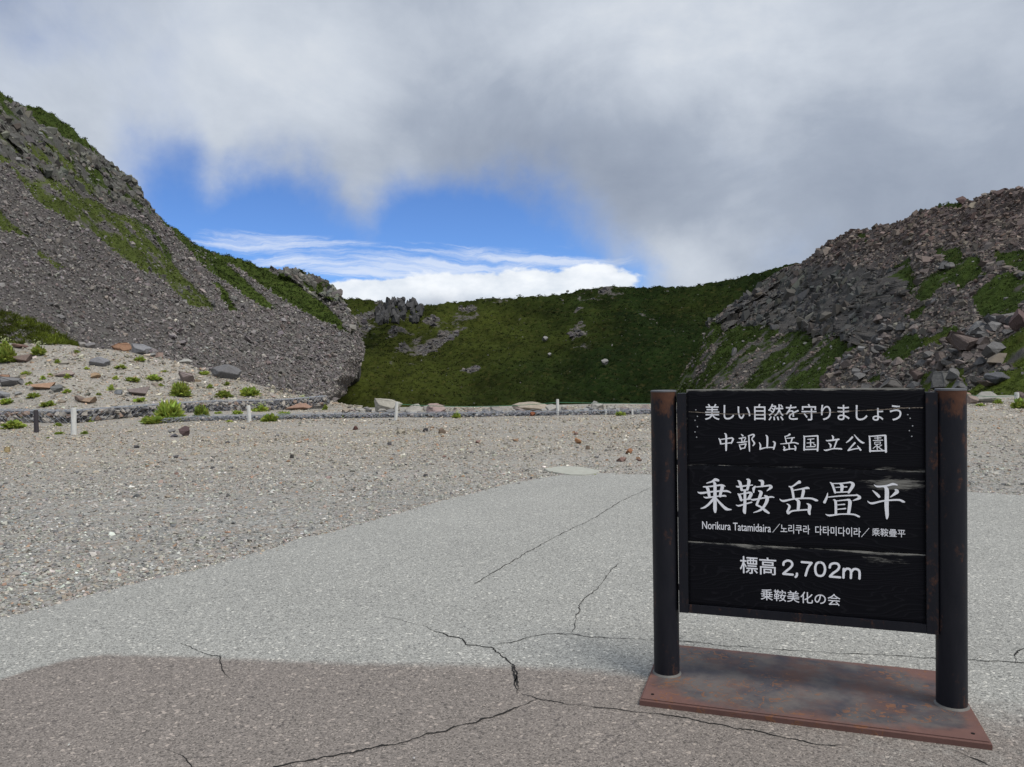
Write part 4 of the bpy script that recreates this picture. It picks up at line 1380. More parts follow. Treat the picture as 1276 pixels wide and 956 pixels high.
lo = lambda t_, dz_: t_ + np.array([0, 0, -dz_])
endp = np.array([t3[0] + 13.0, t3[1] + .6, .40])
rope([(lo(t2, .06), lo(t3, .10), .10), (lo(t3, .10), endp, .13), (endp, lo(t4, .1), .05)], .009, 'thin green rope strung between the white posts along the gravel edge')

# pale slab beside the asphalt
sl = [(680, 586), (697, 583), (722, 583), (738, 585), (748, 589), (742, 592), (728, 593.5), (712, 593), (695, 591), (684, 589)]
q = G(np.array([a for a, b in sl], float), np.array([b for a, b in sl], float))[:, :2]
c0_ = q.mean(0)
bm = bmesh.new()
top = [bm.verts.new((*(p_ - c0_ + np.array([random.uniform(-.03, .03), random.uniform(-.04, .04)])), .022)) for p_ in q]
f_ = bm.faces.new(top)
r_ = bmesh.ops.extrude_face_region(bm, geom=[f_])
for v in [g for g in r_['geom'] if isinstance(g, bmesh.types.BMVert)]: v.co.z = -.03
bmesh.ops.recalc_face_normals(bm, faces=bm.faces)
bmesh.ops.bevel(bm, geom=[e for e in bm.edges if all(v.co.z > 0 for v in e.verts)], offset=.008, segments=2, affect='EDGES')
obj('stone_slab', bm, M_slab, loc=(*c0_, 0), label='flat pale slab lying on the gravel beside the asphalt edge', cat='slab')

# ------------------------------------------------------------------ plants
def plant_mesh(seed, n=90, h=1.0, w_=1.0, dome=True, leafw=.10, flowers=0):
    r = np.random.default_rng(seed); V = []; T = []; C = []
    for i in range(n):
        a = r.uniform(0, 2 * math.pi); el_ = math.acos(r.uniform(.05, 1))
        rad = r.uniform(.45, 1.0)
        tip = np.array([math.cos(a) * math.sin(el_) * w_ * .5, math.sin(a) * math.sin(el_) * w_ * .5, math.cos(el_) * h]) * rad
        tip[2] = max(tip[2], .06)
        root_ = np.array([tip[0] * .35, tip[1] * .35, tip[2] * .35])
        ln = tip - root_; s = np.cross(ln, r.normal(0, 1, 3)); s /= np.linalg.norm(s) + 1e-9
        mid = root_ + ln * .55 + r.normal(0, .03, 3)
        k = len(V); lw = leafw * r.uniform(.6, 1.2)
        V += [root_, mid - s * lw, mid + s * lw, tip + np.array([0, 0, -.02])]
        T += [[k, k + 1, k + 2], [k + 1, k + 3, k + 2]]
        g = r.lognormal(0, .28); c = np.array([g * r.uniform(.85, 1.2), g, g * .9])
        C += [c, c]
    return np.array(V), np.array(T), np.array(C)


PL = [plant_mesh(300 + i, 130) for i in range(4)] + [plant_mesh(310 + i, 46, leafw=.16) for i in range(4)]
PLM = []
for i, (V, T, C) in enumerate(PL):
    me = mesh_np('leaves', V, T, 3, False, {'tone': ('FACE', C)}); me.materials.append(M_leaf); PLM.append(me)
BIGP = mesh_np('leaves', *plant_mesh(333, 620, leafw=.045)[:2], 3, False, {'tone': ('FACE', plant_mesh(333, 620, leafw=.045)[2])}); BIGP.materials.append(M_leaf)
fv = []; ft = []
fr = np.random.default_rng(8)
for i in range(16):
    a = fr.uniform(0, 6.28); rr_ = fr.uniform(0, .38); c = np.array([math.cos(a) * rr_, math.sin(a) * rr_, fr.uniform(.75, 1.12)])
    for j in range(4):
        d = fr.normal(0, 1, 3); d /= np.linalg.norm(d); s = np.cross(d, fr.normal(0, 1, 3)); s /= np.linalg.norm(s)
        k = len(fv); fv += [c - s * .04, c + s * .04, c + d * .09]; ft += [[k, k + 1, k + 2]]
FLM = mesh_np('flowers', fv, ft, 3, False, {'tone': ('FACE', np.ones((len(ft), 3)))}); FLM.materials.append(M_flower)


def plant(px, py, w_, h_, where, label, flowers=False, group=None, mesh=None):
    if where == 'm': b_ = surf(MOUND, px, py)
    elif where == 'r': b_ = surf(RIGHT, px, py)
    else: b_ = G(np.array(float(px)), np.array(float(py)))
    D = b_[1]
    r = bpy.data.objects.new('leafy_plant', None); COL.objects.link(r); r.location = tuple(b_ - np.array([0, 0, .02]))
    r.rotation_euler = (0, 0, random.uniform(0, 6.28))
    s = w_ * D / F * 1.08
    hs = random.uniform(.75, 1.1) if w_ < 20 else 1.12
    r.scale = (s * random.uniform(.85, 1.25), s * random.uniform(.8, 1.2), h_ * D / F * hs)
    tag(r, label, 'plant', group)
    me = mesh if mesh else (PLM[random.randrange(4)] if w_ > 13 else PLM[4 + random.randrange(4)])
    o = bpy.data.objects.new('leaves', me); COL.objects.link(o); o.parent = r
    if flowers:
        f = bpy.data.objects.new('flowers', FLM); COL.objects.link(f); f.parent = r


U = [(8, 451, 30, 22, 'm', 'bright green dense plant at the left picture edge on the mound', False, BIGP),
     (5, 436, 16, 16, 'm', 'plant with pale yellow flowers in front of the pine thicket', True, None),
     (47, 442, 26, 15, 'm', 'wide green plant with pale flowers just below the pine thicket', True, None),
     (225, 494, 28, 20, 'm', 'round bright green bush on the right of the mound', False, BIGP),
     (211, 526, 46, 31, 'g', 'biggest bright green bush in front of the gabion wall', False, BIGP),
     (192, 528, 38, 13, 'g', 'low spreading plant at the left foot of the biggest bush', False, None),
     (251, 523, 28, 21, 'g', 'round bush right of the biggest bush at the gabion wall', False, BIGP),
     (16, 534, 38, 13, 'g', 'low weeds along the gabion wall at the left picture edge', False, None),
     (313, 493, 27, 13, 'm', 'green plant on the lower right of the mound above the short post', False, None),
     (280, 495, 22, 10, 'm', 'low green plant beside the right end of the mound', False, None),
     (325, 513, 24, 10, 'g', 'flowering plant behind the short white post', True, None),
     (337, 525, 24, 12, 'g', 'leafy plant right of the short white post', False, None),
     (354, 521, 20, 11, 'g', 'tall weed in front of the reddish brown block', False, None),
     (296, 517, 14, 11, 'g', 'yellow green plant left of the short white post', False, None),
     (569, 521, 14, 10, 'g', 'yellow green plant right of the pinkish boulder on the gravel edge', True, None),
     (485, 512, 11, 8, 'g', 'dark green plant growing before the large pale boulder', False, None),
     (773, 518, 15, 11, 'g', 'bright green plant on the gravel edge left of the sign', False, None),
     (741, 593, 11, 6, 'g', 'green tuft growing at the right end of the pale slab', False, None),
     (1270, 509, 20, 15, 'g', 'bright green plant at the right picture edge in front of the pale post', False, None),
     (1244, 503, 16, 8, 'g', 'pale flowering weeds beside the flat topped boulder', True, None),
     (1222, 506, 14, 5, 'g', 'low weeds between the two boulders right of the sign', False, None),
     (160, 727, 8, 5, 'g', 'tiny tuft on the edge of the asphalt at the left', False, None),
     (1239, 615, 9, 4, 'g', 'left of two tiny tufts on the asphalt edge right of the sign', False, None),
     (1270, 613, 7, 4, 'g', 'right of two tiny tufts on the asphalt edge right of the sign', False, None)]
for px, py, w_, h_, wh, lab, fl_, me in U:
    plant(px, py, w_, h_, wh, lab, fl_, None, me)
for px, py, w_, h_, wh in [(72, 453, 11, 8, 'm'), (33, 468, 15, 8, 'm'), (36, 478, 11, 7, 'm'), (83, 472, 10, 7, 'm'), (42, 495, 18, 8, 'm'), (60, 505, 22, 10, 'm'), (83, 489, 14, 8, 'm'), (138, 486, 12, 9, 'm'),
                           (165, 476, 18, 12, 'm'), (150, 459, 16, 7, 'm'), (173, 450, 15, 8, 'm'), (192, 473, 24, 8, 'm'), (174, 500, 19, 10, 'm'), (256, 466, 14, 9, 'm'), (262, 483, 13, 8, 'm'), (283, 480, 12, 7, 'm'),
                           (64, 469, 9, 6, 'm'), (97, 439, 8, 6, 'm'), (55, 472, 10, 6, 'm'), (200, 482, 10, 6, 'm'), (107, 460, 9, 5, 'm'), (144, 474, 10, 6, 'm'), (122, 492, 9, 5, 'm'), (205, 463, 12, 5, 'm'), (235, 468, 12, 6, 'm'),
                           (112, 526, 10, 7, 'g'), (72, 531, 14, 6, 'g'), (74, 541, 14, 6, 'g'), (104, 541, 12, 7, 'g'), (150, 521, 15, 9, 'g'), (286, 526, 12, 5, 'g'), (405, 511, 12, 9, 'g'), (378, 497, 14, 5, 'm'), (428, 521, 7, 5, 'g'),
                           (499, 519, 10, 5, 'g'), (272, 516, 14, 6, 'g'), (140, 561, 10, 3, 'g'), (60, 546, 9, 4, 'g'), (468, 518, 9, 4, 'g'), (10, 503, 22, 8, 'm'), (30, 520, 12, 5, 'm')]:
    plant(px, py, w_, h_, wh, 'small green alpine plant rooted in the tan gravel near the wall and mound', random.random() < .25, 'small green plants on the gravel and mound')

# each small plant is told apart by the named stone it grows nearest to
marks = []
for o in list(COL.objects):
    if o.get('category') in ('boulder', 'post', 'stake') and not o.get('group') and o.location.y < 45:
        t_ = o['label']
        for sep_ in (' on ', ' in ', ' at ', ' beside ', ' right ', ' left ', ' just ', ' above ', ' below ', ' between ', ' behind ', ' standing ', ' leaning ', ' touching ', ' with ', ' under ', ' near ', ' before '):
            i_ = t_.find(sep_)
            if i_ > 0: t_ = t_[:i_]
        marks.append((*to_px(np.array(o.location)), t_))
used = {}
for o in [o for o in COL.objects if o.get('group') == 'small green plants on the gravel and mound']:
    x_, y_ = to_px(np.array(o.location))
    for mx_, my_, t_ in sorted(marks, key=lambda m_: math.hypot(m_[0] - x_, m_[1] - y_)):
        dx_, dy_ = x_ - mx_, y_ - my_
        way = ('right of' if dx_ > 0 else 'left of') if abs(dx_) > abs(dy_) else ('below' if dy_ > 0 else 'above')
        lab = 'small green plant %s the %s' % (way, t_)
        if lab not in used: break
    used[lab] = 1
    o['label'] = lab
# dwarf pine thicket above the mound
b_ = P(np.array(10.0), np.array(431.0), np.array(39.0))
root = bpy.data.objects.new('dwarf_pine', None); COL.objects.link(root); root.location = tuple(b_)
tag(root, 'dark green dwarf pine thicket on the crest of the mound at the left edge', 'dwarf pine')
dr = np.random.default_rng(17)
cl = []
for k in range(1500):
    px = dr.uniform(-190, 96)
    ytop_ = np.interp(px, [-190, -60, 0, 20, 45, 70, 88, 98], [350, 376, 386, 389, 399, 413, 424, 431])
    u = dr.random() ** .8
    py = 433 + (ytop_ + 2 - 433) * u
    dd = 36.8 + 3.6 * u + dr.normal(0, .35)
    cl.append(P(np.array(px), np.array(py), np.array(dd)) - b_)
cl = np.array(cl)
TP = [tuft_proto(26, 400 + i, 1.0, 1.0, .12) for i in range(5)]
lump = fbm(cl * 1.1, 3, 5)
t_ = np.clip(1 + 3.2 * lump, .25, 2.2)[:, None] * np.array([1.15, 1.05, .9]) * dr.lognormal(0, .22, (len(cl), 1))
V, T, C = heap(cl + np.c_[lump * 0, lump * -1.2, lump * .5], dr.uniform(.16, .30, len(cl)), t_, TP, .4, dr)
obj('needle_foliage', mesh_np('needle_foliage', V, T, 3, False, {'tone': ('FACE', C)}), M_pine, root)
bm = bmesh.new()
for k in range(9):
    c = cl[dr.integers(0, len(cl))]
    bmesh.ops.create_cone(bm, cap_ends=True, segments=6, radius1=.06, radius2=.03, depth=1.2, matrix=Matrix.Translation((min(c[0], 1.5), 1.5, .2)) @ Matrix.Rotation(dr.uniform(-.9, .9), 4, 'Y'))
obj('trunk', bm, mat_simple('pine_bark', (.10, .075, .06), .9, .3, 10), root)

# ------------------------------------------------------------------ the sign
PLp = G(np.array(831.0), np.array(838.0), .042); PRp = G(np.array(1186.0), np.array(878.0), .042)
dvec = (PRp - PLp)[:2]; SPAN = float(np.linalg.norm(dvec)); dvec = dvec / SPAN
ang = math.atan2(dvec[1], dvec[0])
nrm2 = np.array([dvec[1], -dvec[0]])          # toward the viewer
sign = bpy.data.objects.new('park_sign', None); COL.objects.link(sign)
sign.location = (PLp[0], PLp[1], .012); sign.rotation_euler = (0, 0, ang)
tag(sign, 'black timber sign board with white lettering between two rusty steel posts on a base plate', 'sign')
Z0 = .012
TOPZ = 1.398 - Z0


def sgn(px, py, off=.03):
    """photo pixel -> (along, up) on the board's face"""
    q_ = PLp[:2] + nrm2 * off
    r_ = ray(np.array(float(px)), np.array(float(py)))
    t = ((q_ - CAM[:2]) @ nrm2) / (r_[:2] @ nrm2)
    p_ = CAM + r_ * t
    return float((p_[:2] - q_) @ dvec), float(p_[2]) - Z0


def box_bm(x0, x1, y0, y1, z0, z1, bev=.002, cuts=None):
    bm = bmesh.new()
    bmesh.ops.create_cube(bm, size=1)
    for v in bm.verts:
        v.co = Vector((x0 + (v.co.x + .5) * (x1 - x0), y0 + (v.co.y + .5) * (y1 - y0), z0 + (v.co.z + .5) * (z1 - z0)))
    if bev: bmesh.ops.bevel(bm, geom=list(bm.edges), offset=bev, segments=2, affect='EDGES')
    return bm


def wear_mesh(name, bm, fn):
    me = bpy.data.meshes.new(name); bm.to_mesh(me); bm.free()
    a = me.attributes.new('wear', 'FLOAT_COLOR', 'POINT')
    vals = []
    for v in me.vertices:
        x_ = fn(v.co); vals += [x_, x_, x_, 1]
    a.data.foreach_set('color', vals)
    return me


# base plate
bm = box_bm(-.079, 1.288, -.326, .388, 0, .030, 0)
bmesh.ops.bevel(bm, geom=[e for e in bm.edges if all(v.co.z > .02 for v in e.verts)], offset=.008, segments=3, affect='EDGES')
bmesh.ops.bisect_plane(bm, geom=bm.verts[:] + bm.edges[:] + bm.faces[:], plane_co=(.5, 0, 0), plane_no=(1, 0, 0))
top_face = None
for xx in np.arange(0, 1.25, .08): bmesh.ops.bisect_plane(bm, geom=bm.verts[:] + bm.edges[:] + bm.faces[:], plane_co=(xx, 0, 0), plane_no=(1, 0, 0))
for yy_ in np.arange(-.28, .38, .06): bmesh.ops.bisect_plane(bm, geom=bm.verts[:] + bm.edges[:] + bm.faces[:], plane_co=(0, yy_, 0), plane_no=(0, 1, 0))


def plate_wear(c):
    e = min(c.x + .079, 1.288 - c.x, (c.y + .326) * 1.0, .388 - c.y)
    corner = max(0, 1 - math.hypot((c.x - 1.25) / .28, (c.y - .33) / .3), 1 - math.hypot((c.x + .02) / .16, (c.y + .28) / .14), 1 - math.hypot((c.x - 1.25) / .2, (c.y + .3) / .1))
    return max(0, 1 - e / .09) * .75 + corner * .9 + (.35 if c.z < .015 else 0)


plate = obj('base_plate', wear_mesh('base_plate', bm, plate_wear), M_plate, sign)
for (hx, hy) in ((-.03, -.265), (1.235, -.265), (-.03, .33), (1.235, .33)):
    bm = bmesh.new(); bmesh.ops.create_cone(bm, cap_ends=True, segments=14, radius1=.0075, radius2=.0075, depth=.004)
    obj('bolt_hole', bm, M_hole, plate, loc=(hx, hy, .0295))
# posts
PR = .0605
for sx in (0, SPAN):
    bm = bmesh.new()
    NS = 40; zs = np.linspace(.030, TOPZ, 30)
    rings = []
    for z_ in zs:
        rings.append([bm.verts.new((PR * math.cos(2 * math.pi * k / NS), PR * math.sin(2 * math.pi * k / NS), z_)) for k in range(NS)])
    for a, b in zip(rings[:-1], rings[1:]):
        for k in range(NS):
            f = bm.faces.new((a[k], a[(k + 1) % NS], b[(k + 1) % NS], b[k])); f.smooth = True

    def post_wear(c, sx=sx):
        t = max(0, (c.z - (TOPZ - .17)) / .17)
        fr_ = .5 + .5 * (-c.y / PR)
        side = .5 + .5 * math.cos(math.atan2(c.x, -c.y) - (.25 if sx == 0 else .15))
        v = t * 1.25 * side * fr_
        if sx > 0: v = max(v, .62 * math.exp(-((c.z - .43) / .022) ** 2) * fr_)
        return v
    pst = obj('post', wear_mesh('post', bm, post_wear), M_steel, sign, loc=(sx, 0, 0))
    bm = bmesh.new(); bmesh.ops.create_cone(bm, cap_ends=True, segments=40, radius1=PR * 1.015, radius2=PR * .985, depth=.007)
    obj('cap', bm, mat_simple('cap_steel', (.10, .10, .105), .5, .3, 18), pst, loc=(0, 0, TOPZ + .0035))
    bm = bmesh.new(); bmesh.ops.create_cone(bm, cap_ends=True, segments=40, radius1=PR * 1.13, radius2=PR * 1.0, depth=.008)
    obj('weld_collar', bm, mat_simple('weld_bead', (.13, .125, .115), .6, .35, 40), pst, loc=(0, 0, .034))
# steel frame round the boards
BF = -.030            # front face of the boards (local y)
SL0, SL1, SR0, SR1 = .0665, .110, 1.1115, 1.158
zb0, zb1 = .352 - Z0, .392 - Z0
ztop = 1.391 - Z0
frame_w = lambda c: .18 + .35 * max(0, 1 - abs(c.x - .085) / .03) * max(0, 1 - abs(c.z - 1.3) / .12)
for (x0, x1) in ((SL0, SL1), (SR0, SR1)):
    bm = box_bm(x0, x1, BF - .010, BF + .050, zb0, ztop, .0015)
    obj('frame_stile', wear_mesh('frame_stile', bm, frame_w), M_steel, sign)
bm = box_bm(SL1, SR0, BF - .0085, BF + .048, zb0 + .001, zb1, .0015)
obj('frame_rail', wear_mesh('frame_rail', bm, frame_w), M_steel, sign)
for sx in (.0635, 1.161):
    for z_ in (.45, .80, 1.05):
        bm = box_bm(sx - .006, sx + .006, -.012, .012, z_ - .012, z_ + .012, .001)
        obj('lug', wear_mesh('lug', bm, lambda c: .3), M_steel, sign)


def plank(x0, x1, z0, z1, fn, rag=.0015, seed=0, yoff=0.0):
    nx, nz = 90, 22
    bm = bmesh.new()
    r = np.random.default_rng(seed)
    X_ = np.linspace(x0, x1, nx); Z_ = np.linspace(z0, z1, nz)
    fr_ = []
    eb = fbm(np.stack([X_ * 14, X_ * 0, X_ * 0 + seed], -1), 4, 3, .7) * rag * 4
    et = fbm(np.stack([X_ * 14, X_ * 0 + 5, X_ * 0 + seed], -1), 4, 3, .7) * rag * 4
    for j, z_ in enumerate(Z_):
        row = []
        for i, x_ in enumerate(X_):
            zz = z_ + (eb[i] if j == 0 else 0) + (et[i] if j == nz - 1 else 0)
            yy_ = BF + yoff + (.0025 if j in (0, nz - 1) or i in (0, nx - 1) else 0)
            row.append(bm.verts.new((x_, yy_, zz)))
        fr_.append(row)
    for j in range(nz - 1):
        for i in range(nx - 1):
            bm.faces.new((fr_[j][i], fr_[j][i + 1], fr_[j + 1][i + 1], fr_[j + 1][i]))
    # sides and back
    rimv = [fr_[0][i] for i in range(nx)] + [fr_[j][nx - 1] for j in range(1, nz)] + [fr_[nz - 1][i] for i in range(nx - 2, -1, -1)] + [fr_[j][0] for j in range(nz - 2, 0, -1)]
    back = [bm.verts.new((v.co.x, BF + .034, v.co.z)) for v in rimv]
    n_ = len(rimv)
    for k in range(n_):
        bm.faces.new((rimv[(k + 1) % n_], rimv[k], back[k], back[(k + 1) % n_]))
    bm.faces.new(back)
    bmesh.ops.recalc_face_normals(bm, faces=bm.faces)
    me = wear_mesh('plank', bm, fn)
    return obj('plank', me, M_board, sign)


za, zb_, zc = sgn(1000, 484.5)[1], sgn(857, 581)[1], sgn(857, 672)[1]
za = 1.408 - Z0; zb_ = 1.053 - Z0; zc = .692 - Z0
gs = lambda c, x, z, rx, rz: math.exp(-((c.x - x) / rx) ** 2 - ((c.z - z) / rz) ** 2)
p1 = plank(SL1 + .001, SR0 - .001, zb_ + .0015, za, lambda c: .9 * max(0, 1 - (za - c.z) / .006) + .55 * max(0, 1 - (c.z - zb_) / .02) + .62 * max(0, 1 - (c.x - SL1) / .012) * (c.z > 1.06) + gs(c, 1.0, zb_ + .02, .12, .02) * .3, seed=1)
sx_, sz_ = sgn(1125, 605)
sx2, sz2_ = sgn(1075, 625)
p2 = plank(SL1 + .001, SR0 - .001, zc + .0015, zb_ - .0015, lambda c: .55 * max(0, 1 - (zb_ - c.z) / .010) + .80 * gs(c, sx_, sz_, .12, .035) + .38 * gs(c, .90, sz_ + .005, .12, .03) + .3 * gs(c, SR0 - .02, zb_ - .02, .1, .02), seed=2, yoff=.001)
p3 = plank(SL1 + .001, SR0 - .001, zb1 + .001, zc - .0015, lambda c: .85 * max(0, 1 - (zc - c.z) / .006) + .50 * gs(c, .42, zc - .02, .25, .02) + .60 * gs(c, .93, zc - .035, .16, .035) + .34 * gs(c, .2, zc - .12, .05, .02), seed=3)
LY = BF - .0012


def letter_obj(V, T, parent, name='lettering'):
    return obj(name, mesh_np(name, V, T, 3), M_letter, parent)


# printed lines in the gothic face
def text_line(body, xl, xr, yl, yr, parent, weight=.0, tilt=True):
    """xl, xr: left and right pixel; yl=(top, bottom) at the left, yr at the right"""
    s0, zt0 = sgn(xl, yl[0]); _, zb0_ = sgn(xl, yl[1]); s1, zt1 = sgn(xr, yr[0]); _, zb1_ = sgn(xr, yr[1])
    zt = (zt0 + zt1) / 2; zb = (zb0_ + zb1_) / 2
    c = bpy.data.curves.new('tmp', 'FONT'); c.body = body; c.resolution_u = 4
    c.fill_mode = 'FRONT'
    o = bpy.data.objects.new('tmp', c); COL.objects.link(o)
    bpy.context.view_layer.update()
    me = bpy.data.meshes.new_from_object(o.evaluated_get(bpy.context.evaluated_depsgraph_get()))
    bpy.data.objects.remove(o); bpy.data.curves.remove(c)
    n = len(me.vertices); co = np.zeros(n * 3); me.vertices.foreach_get('co', co); co = co.reshape(-1, 3)
    mn, mx = co.min(0), co.max(0)
    x_ = s0 + (co[:, 0] - mn[0]) / (mx[0] - mn[0]) * (s1 - s0); z_ = zb + (co[:, 1] - mn[1]) / (mx[1] - mn[1]) * (zt - zb)
    me.vertices.foreach_set('co', np.stack([x_, np.full(n, LY), z_], 1).ravel())
    me.materials.clear()
    # thicken by laying the same outline a hair to each side, each copy on its own level
    Tn = np.zeros(len(me.polygons), int); me.polygons.foreach_get('loop_total', Tn)
    bm = bmesh.new(); bm.from_mesh(me); bmesh.ops.triangulate(bm, faces=bm.faces)
    co = np.array([v.co[:] for v in bm.verts]); Tt = np.array([[v.index for v in f.verts] for f in bm.faces]); bm.free()
    bpy.data.meshes.remove(me)
    offs = [(0, 0)] if weight == 0 else [(-weight, 0), (weight, 0), (0, -weight), (0, weight)]
    V = np.vstack([co + np.array([a * .001, -.00012 * i, b * .001]) for i, (a, b) in enumerate(offs)])
    T = np.vstack([Tt + i * len(co) for i in range(len(offs))])
    return obj('lettering', mesh_np('lettering', V, T, 3), M_letter, parent)


text_line('美しい自然を守りましょう', 878.5, 1123, (504.5, 524.5), (502.5, 523.5), p1, .55)
text_line('Norikura Tatamidaira', 875, 960.5, (650, 659.8), (653, 662.5), p2, .30)
text_line('／노리쿠라  다타미다이라／', 962.5, 1083, (653, 664), (657.2, 669.5), p2, .30)
text_line('乘鞍疊平', 1086.5, 1128, (658.8, 668.5), (659.0, 669), p2, .2)
text_line('標高', 922, 967, (693.8, 715), (694.5, 716), p3, .7)
text_line('乗鞍美化の会', 948, 1047, (734.5, 748.5), (739.5, 754), p3, .35)


# brush lettering, stroke by stroke: (x, y, width) in units of an enlarged crop
def strokes(lst, ox, oy, k, parent, wk=1.1):
    V = []; T = []
    for si, st_ in enumerate(lst):
        pts = [(a[0] / k + ox, a[1] / k + oy, (a[2] if len(a) > 2 else 13) * wk) for a in st_]
        q = np.array([(*sgn(a, b), c) for a, b, c in pts])
        pxm = abs(sgn(ox + 51, oy + 20)[0] - sgn(ox + 50, oy + 20)[0])      # metres per pixel here
        wd = q[:, 2] / k * pxm * .98
        # smooth by Catmull-Rom
        P_ = q[:, :2]; out = []; wo_ = []
        n = len(P_)
        for i in range(n - 1):
            p0_ = P_[max(i - 1, 0)]; p1_ = P_[i]; p2_ = P_[i + 1]; p3_ = P_[min(i + 2, n - 1)]
            for t in np.linspace(0, 1, 7)[:-1 if i < n - 2 else None]:
                out.append(.5 * ((2 * p1_) + (-p0_ + p2_) * t + (2 * p0_ - 5 * p1_ + 4 * p2_ - p3_) * t * t + (-p0_ + 3 * p1_ - 3 * p2_ + p3_) * t ** 3) if n > 2 else p1_ * (1 - t) + p2_ * t)
                wo_.append(wd[i] * (1 - t) + wd[i + 1] * t)
        out = np.array(out); wo_ = np.array(wo_)
        tg = np.gradient(out, axis=0); tg /= np.linalg.norm(tg, axis=1)[:, None] + 1e-12
        nn_ = np.stack([-tg[:, 1], tg[:, 0]], 1)
        # round the ends
        a_ = out[0] - tg[0] * wo_[0] * .35; b2_ = out[-1] + tg[-1] * wo_[-1] * .35
        out = np.vstack([a_, out, b2_]); nn_ = np.vstack([nn_[0], nn_, nn_[-1]]); wo_ = np.concatenate([[wo_[0] * .4], wo_, [wo_[-1] * .4]])
        Lf = out + nn_ * wo_[:, None] / 2; Rt = out - nn_ * wo_[:, None] / 2
        yv = LY - .00012 * si
        off = len(V); m_ = len(out)
        V += [(p_[0], yv, p_[1]) for p_ in Lf] + [(p_[0], yv, p_[1]) for p_ in Rt]
        for i in range(m_ - 1):
            T += [[off + i, off + m_ + i, off + m_ + i + 1], [off + i, off + m_ + i + 1, off + i + 1]]
    letter_obj(V, T, parent)


NORI = [[(235, 155, 12), (320, 130, 26), (375, 100, 46), (425, 112, 34)], [(185, 213, 20), (300, 207, 22), (470, 185, 28), (530, 205, 14)], [(95, 293, 8), (150, 312, 34), (350, 287, 22), (550, 280, 30), (622, 308, 12)],
        [(190, 370, 8), (235, 385, 26), (400, 364, 20), (520, 355, 28), (546, 368, 12)], [(345, 145, 20), (368, 175, 46), (370, 400, 50), (370, 560, 54), (374, 620, 26)], [(225, 215, 20), (255, 245, 46), (270, 310, 44), (282, 372, 38)],
        [(460, 190, 20), (485, 220, 52), (462, 300, 42), (452, 366, 38)], [(350, 400, 40), (270, 490, 34), (200, 540, 28), (145, 556, 12)], [(390, 398, 18), (450, 470, 34), (545, 560, 48), (632, 574, 10)]]
KURA = [[(733, 112, 12), (768, 150, 44), (795, 268, 36)], [(870, 92, 12), (910, 120, 50), (882, 262, 34)], [(705, 198, 8), (740, 212, 28), (880, 193, 20), (970, 185, 14)], [(795, 268, 20), (890, 260, 20)],
        [(728, 320, 8), (760, 350, 38), (788, 428, 40)], [(745, 332, 14), (900, 308, 24)], [(890, 300, 20), (945, 322, 46), (905, 405, 42)], [(785, 425, 18), (915, 405, 20)],
        [(705, 500, 8), (750, 513, 26), (850, 485, 20), (955, 456, 20)], [(845, 268, 36), (845, 480, 44), (838, 600, 50), (850, 636, 22)], [(1062, 108, 8), (1122, 130, 50), (1118, 205, 36)],
        [(1010, 215, 14), (1120, 205, 22), (1235, 190, 26)], [(1012, 200, 14), (985, 240, 42), (985, 305, 16)], [(1225, 188, 28), (1262, 216, 46), (1192, 280, 6)],
        [(1058, 275, 12), (1102, 305, 50), (1065, 410, 34), (1030, 500, 32)], [(1030, 500, 28), (1110, 540, 28), (1170, 590, 42), (1228, 630, 26)],
        [(1155, 350, 14), (1198, 385, 54), (1180, 470, 44), (1100, 575, 32), (980, 622, 8)], [(930, 403, 8), (980, 418, 28), (1130, 390, 22), (1260, 372, 24), (1310, 382, 12)]]
strokes(NORI, 862, 590, 12.76, p2)
strokes(KURA, 862, 590, 12.76, p2)
TAKE = [[(270, 215, 8), (330, 203, 22), (400, 155, 32), (440, 135, 54)], [(268, 205, 12), (315, 240, 38), (345, 400, 34)], [(345, 268, 16), (470, 245, 22), (560, 230, 38), (592, 242, 14)], [(470, 240, 20), (500, 275, 46), (475, 390, 38)],
        [(120, 405, 6), (180, 438, 34), (350, 405, 22), (600, 395, 26), (700, 425, 38), (732, 432, 10)], [(372, 415, 12), (422, 450, 50), (415, 575, 42)], [(235, 480, 8), (278, 522, 36), (245, 605, 34)],
        [(235, 600, 14), (260, 632, 38), (330, 595, 24), (560, 576, 22)], [(552, 475, 8), (598, 515, 50), (588, 600, 46), (600, 650, 28)]]
JOU = [[(922, 140, 8), (960, 180, 34), (1005, 310, 32)], [(940, 160, 12), (1100, 157, 18), (1250, 140, 26)], [(1235, 135, 20), (1288, 180, 52), (1215, 305, 34)], [(1000, 302, 18), (1210, 292, 20)], [(1010, 222, 12), (1190, 213, 20)],
       [(1070, 162, 10), (1112, 195, 50), (1105, 290, 34)], [(885, 308, 8), (868, 385, 32), (832, 462, 40)], [(892, 376, 16), (1100, 356, 20), (1345, 345, 24)], [(1340, 332, 12), (1392, 385, 48), (1285, 432, 8)],
       [(972, 418, 8), (1010, 450, 38), (1015, 640, 36)], [(1000, 438, 14), (1190, 420, 22)], [(1190, 415, 22), (1238, 450, 52), (1215, 640, 42)], [(1030, 500, 12), (1155, 490, 20)], [(1030, 570, 14), (1170, 557, 22)],
       [(850, 645, 6), (915, 667, 30), (1100, 645, 20), (1290, 650, 24), (1370, 680, 30), (1395, 690, 12)]]
strokes(TAKE, 962, 590, 12.76, p2)
strokes(JOU, 962, 590, 12.76, p2)
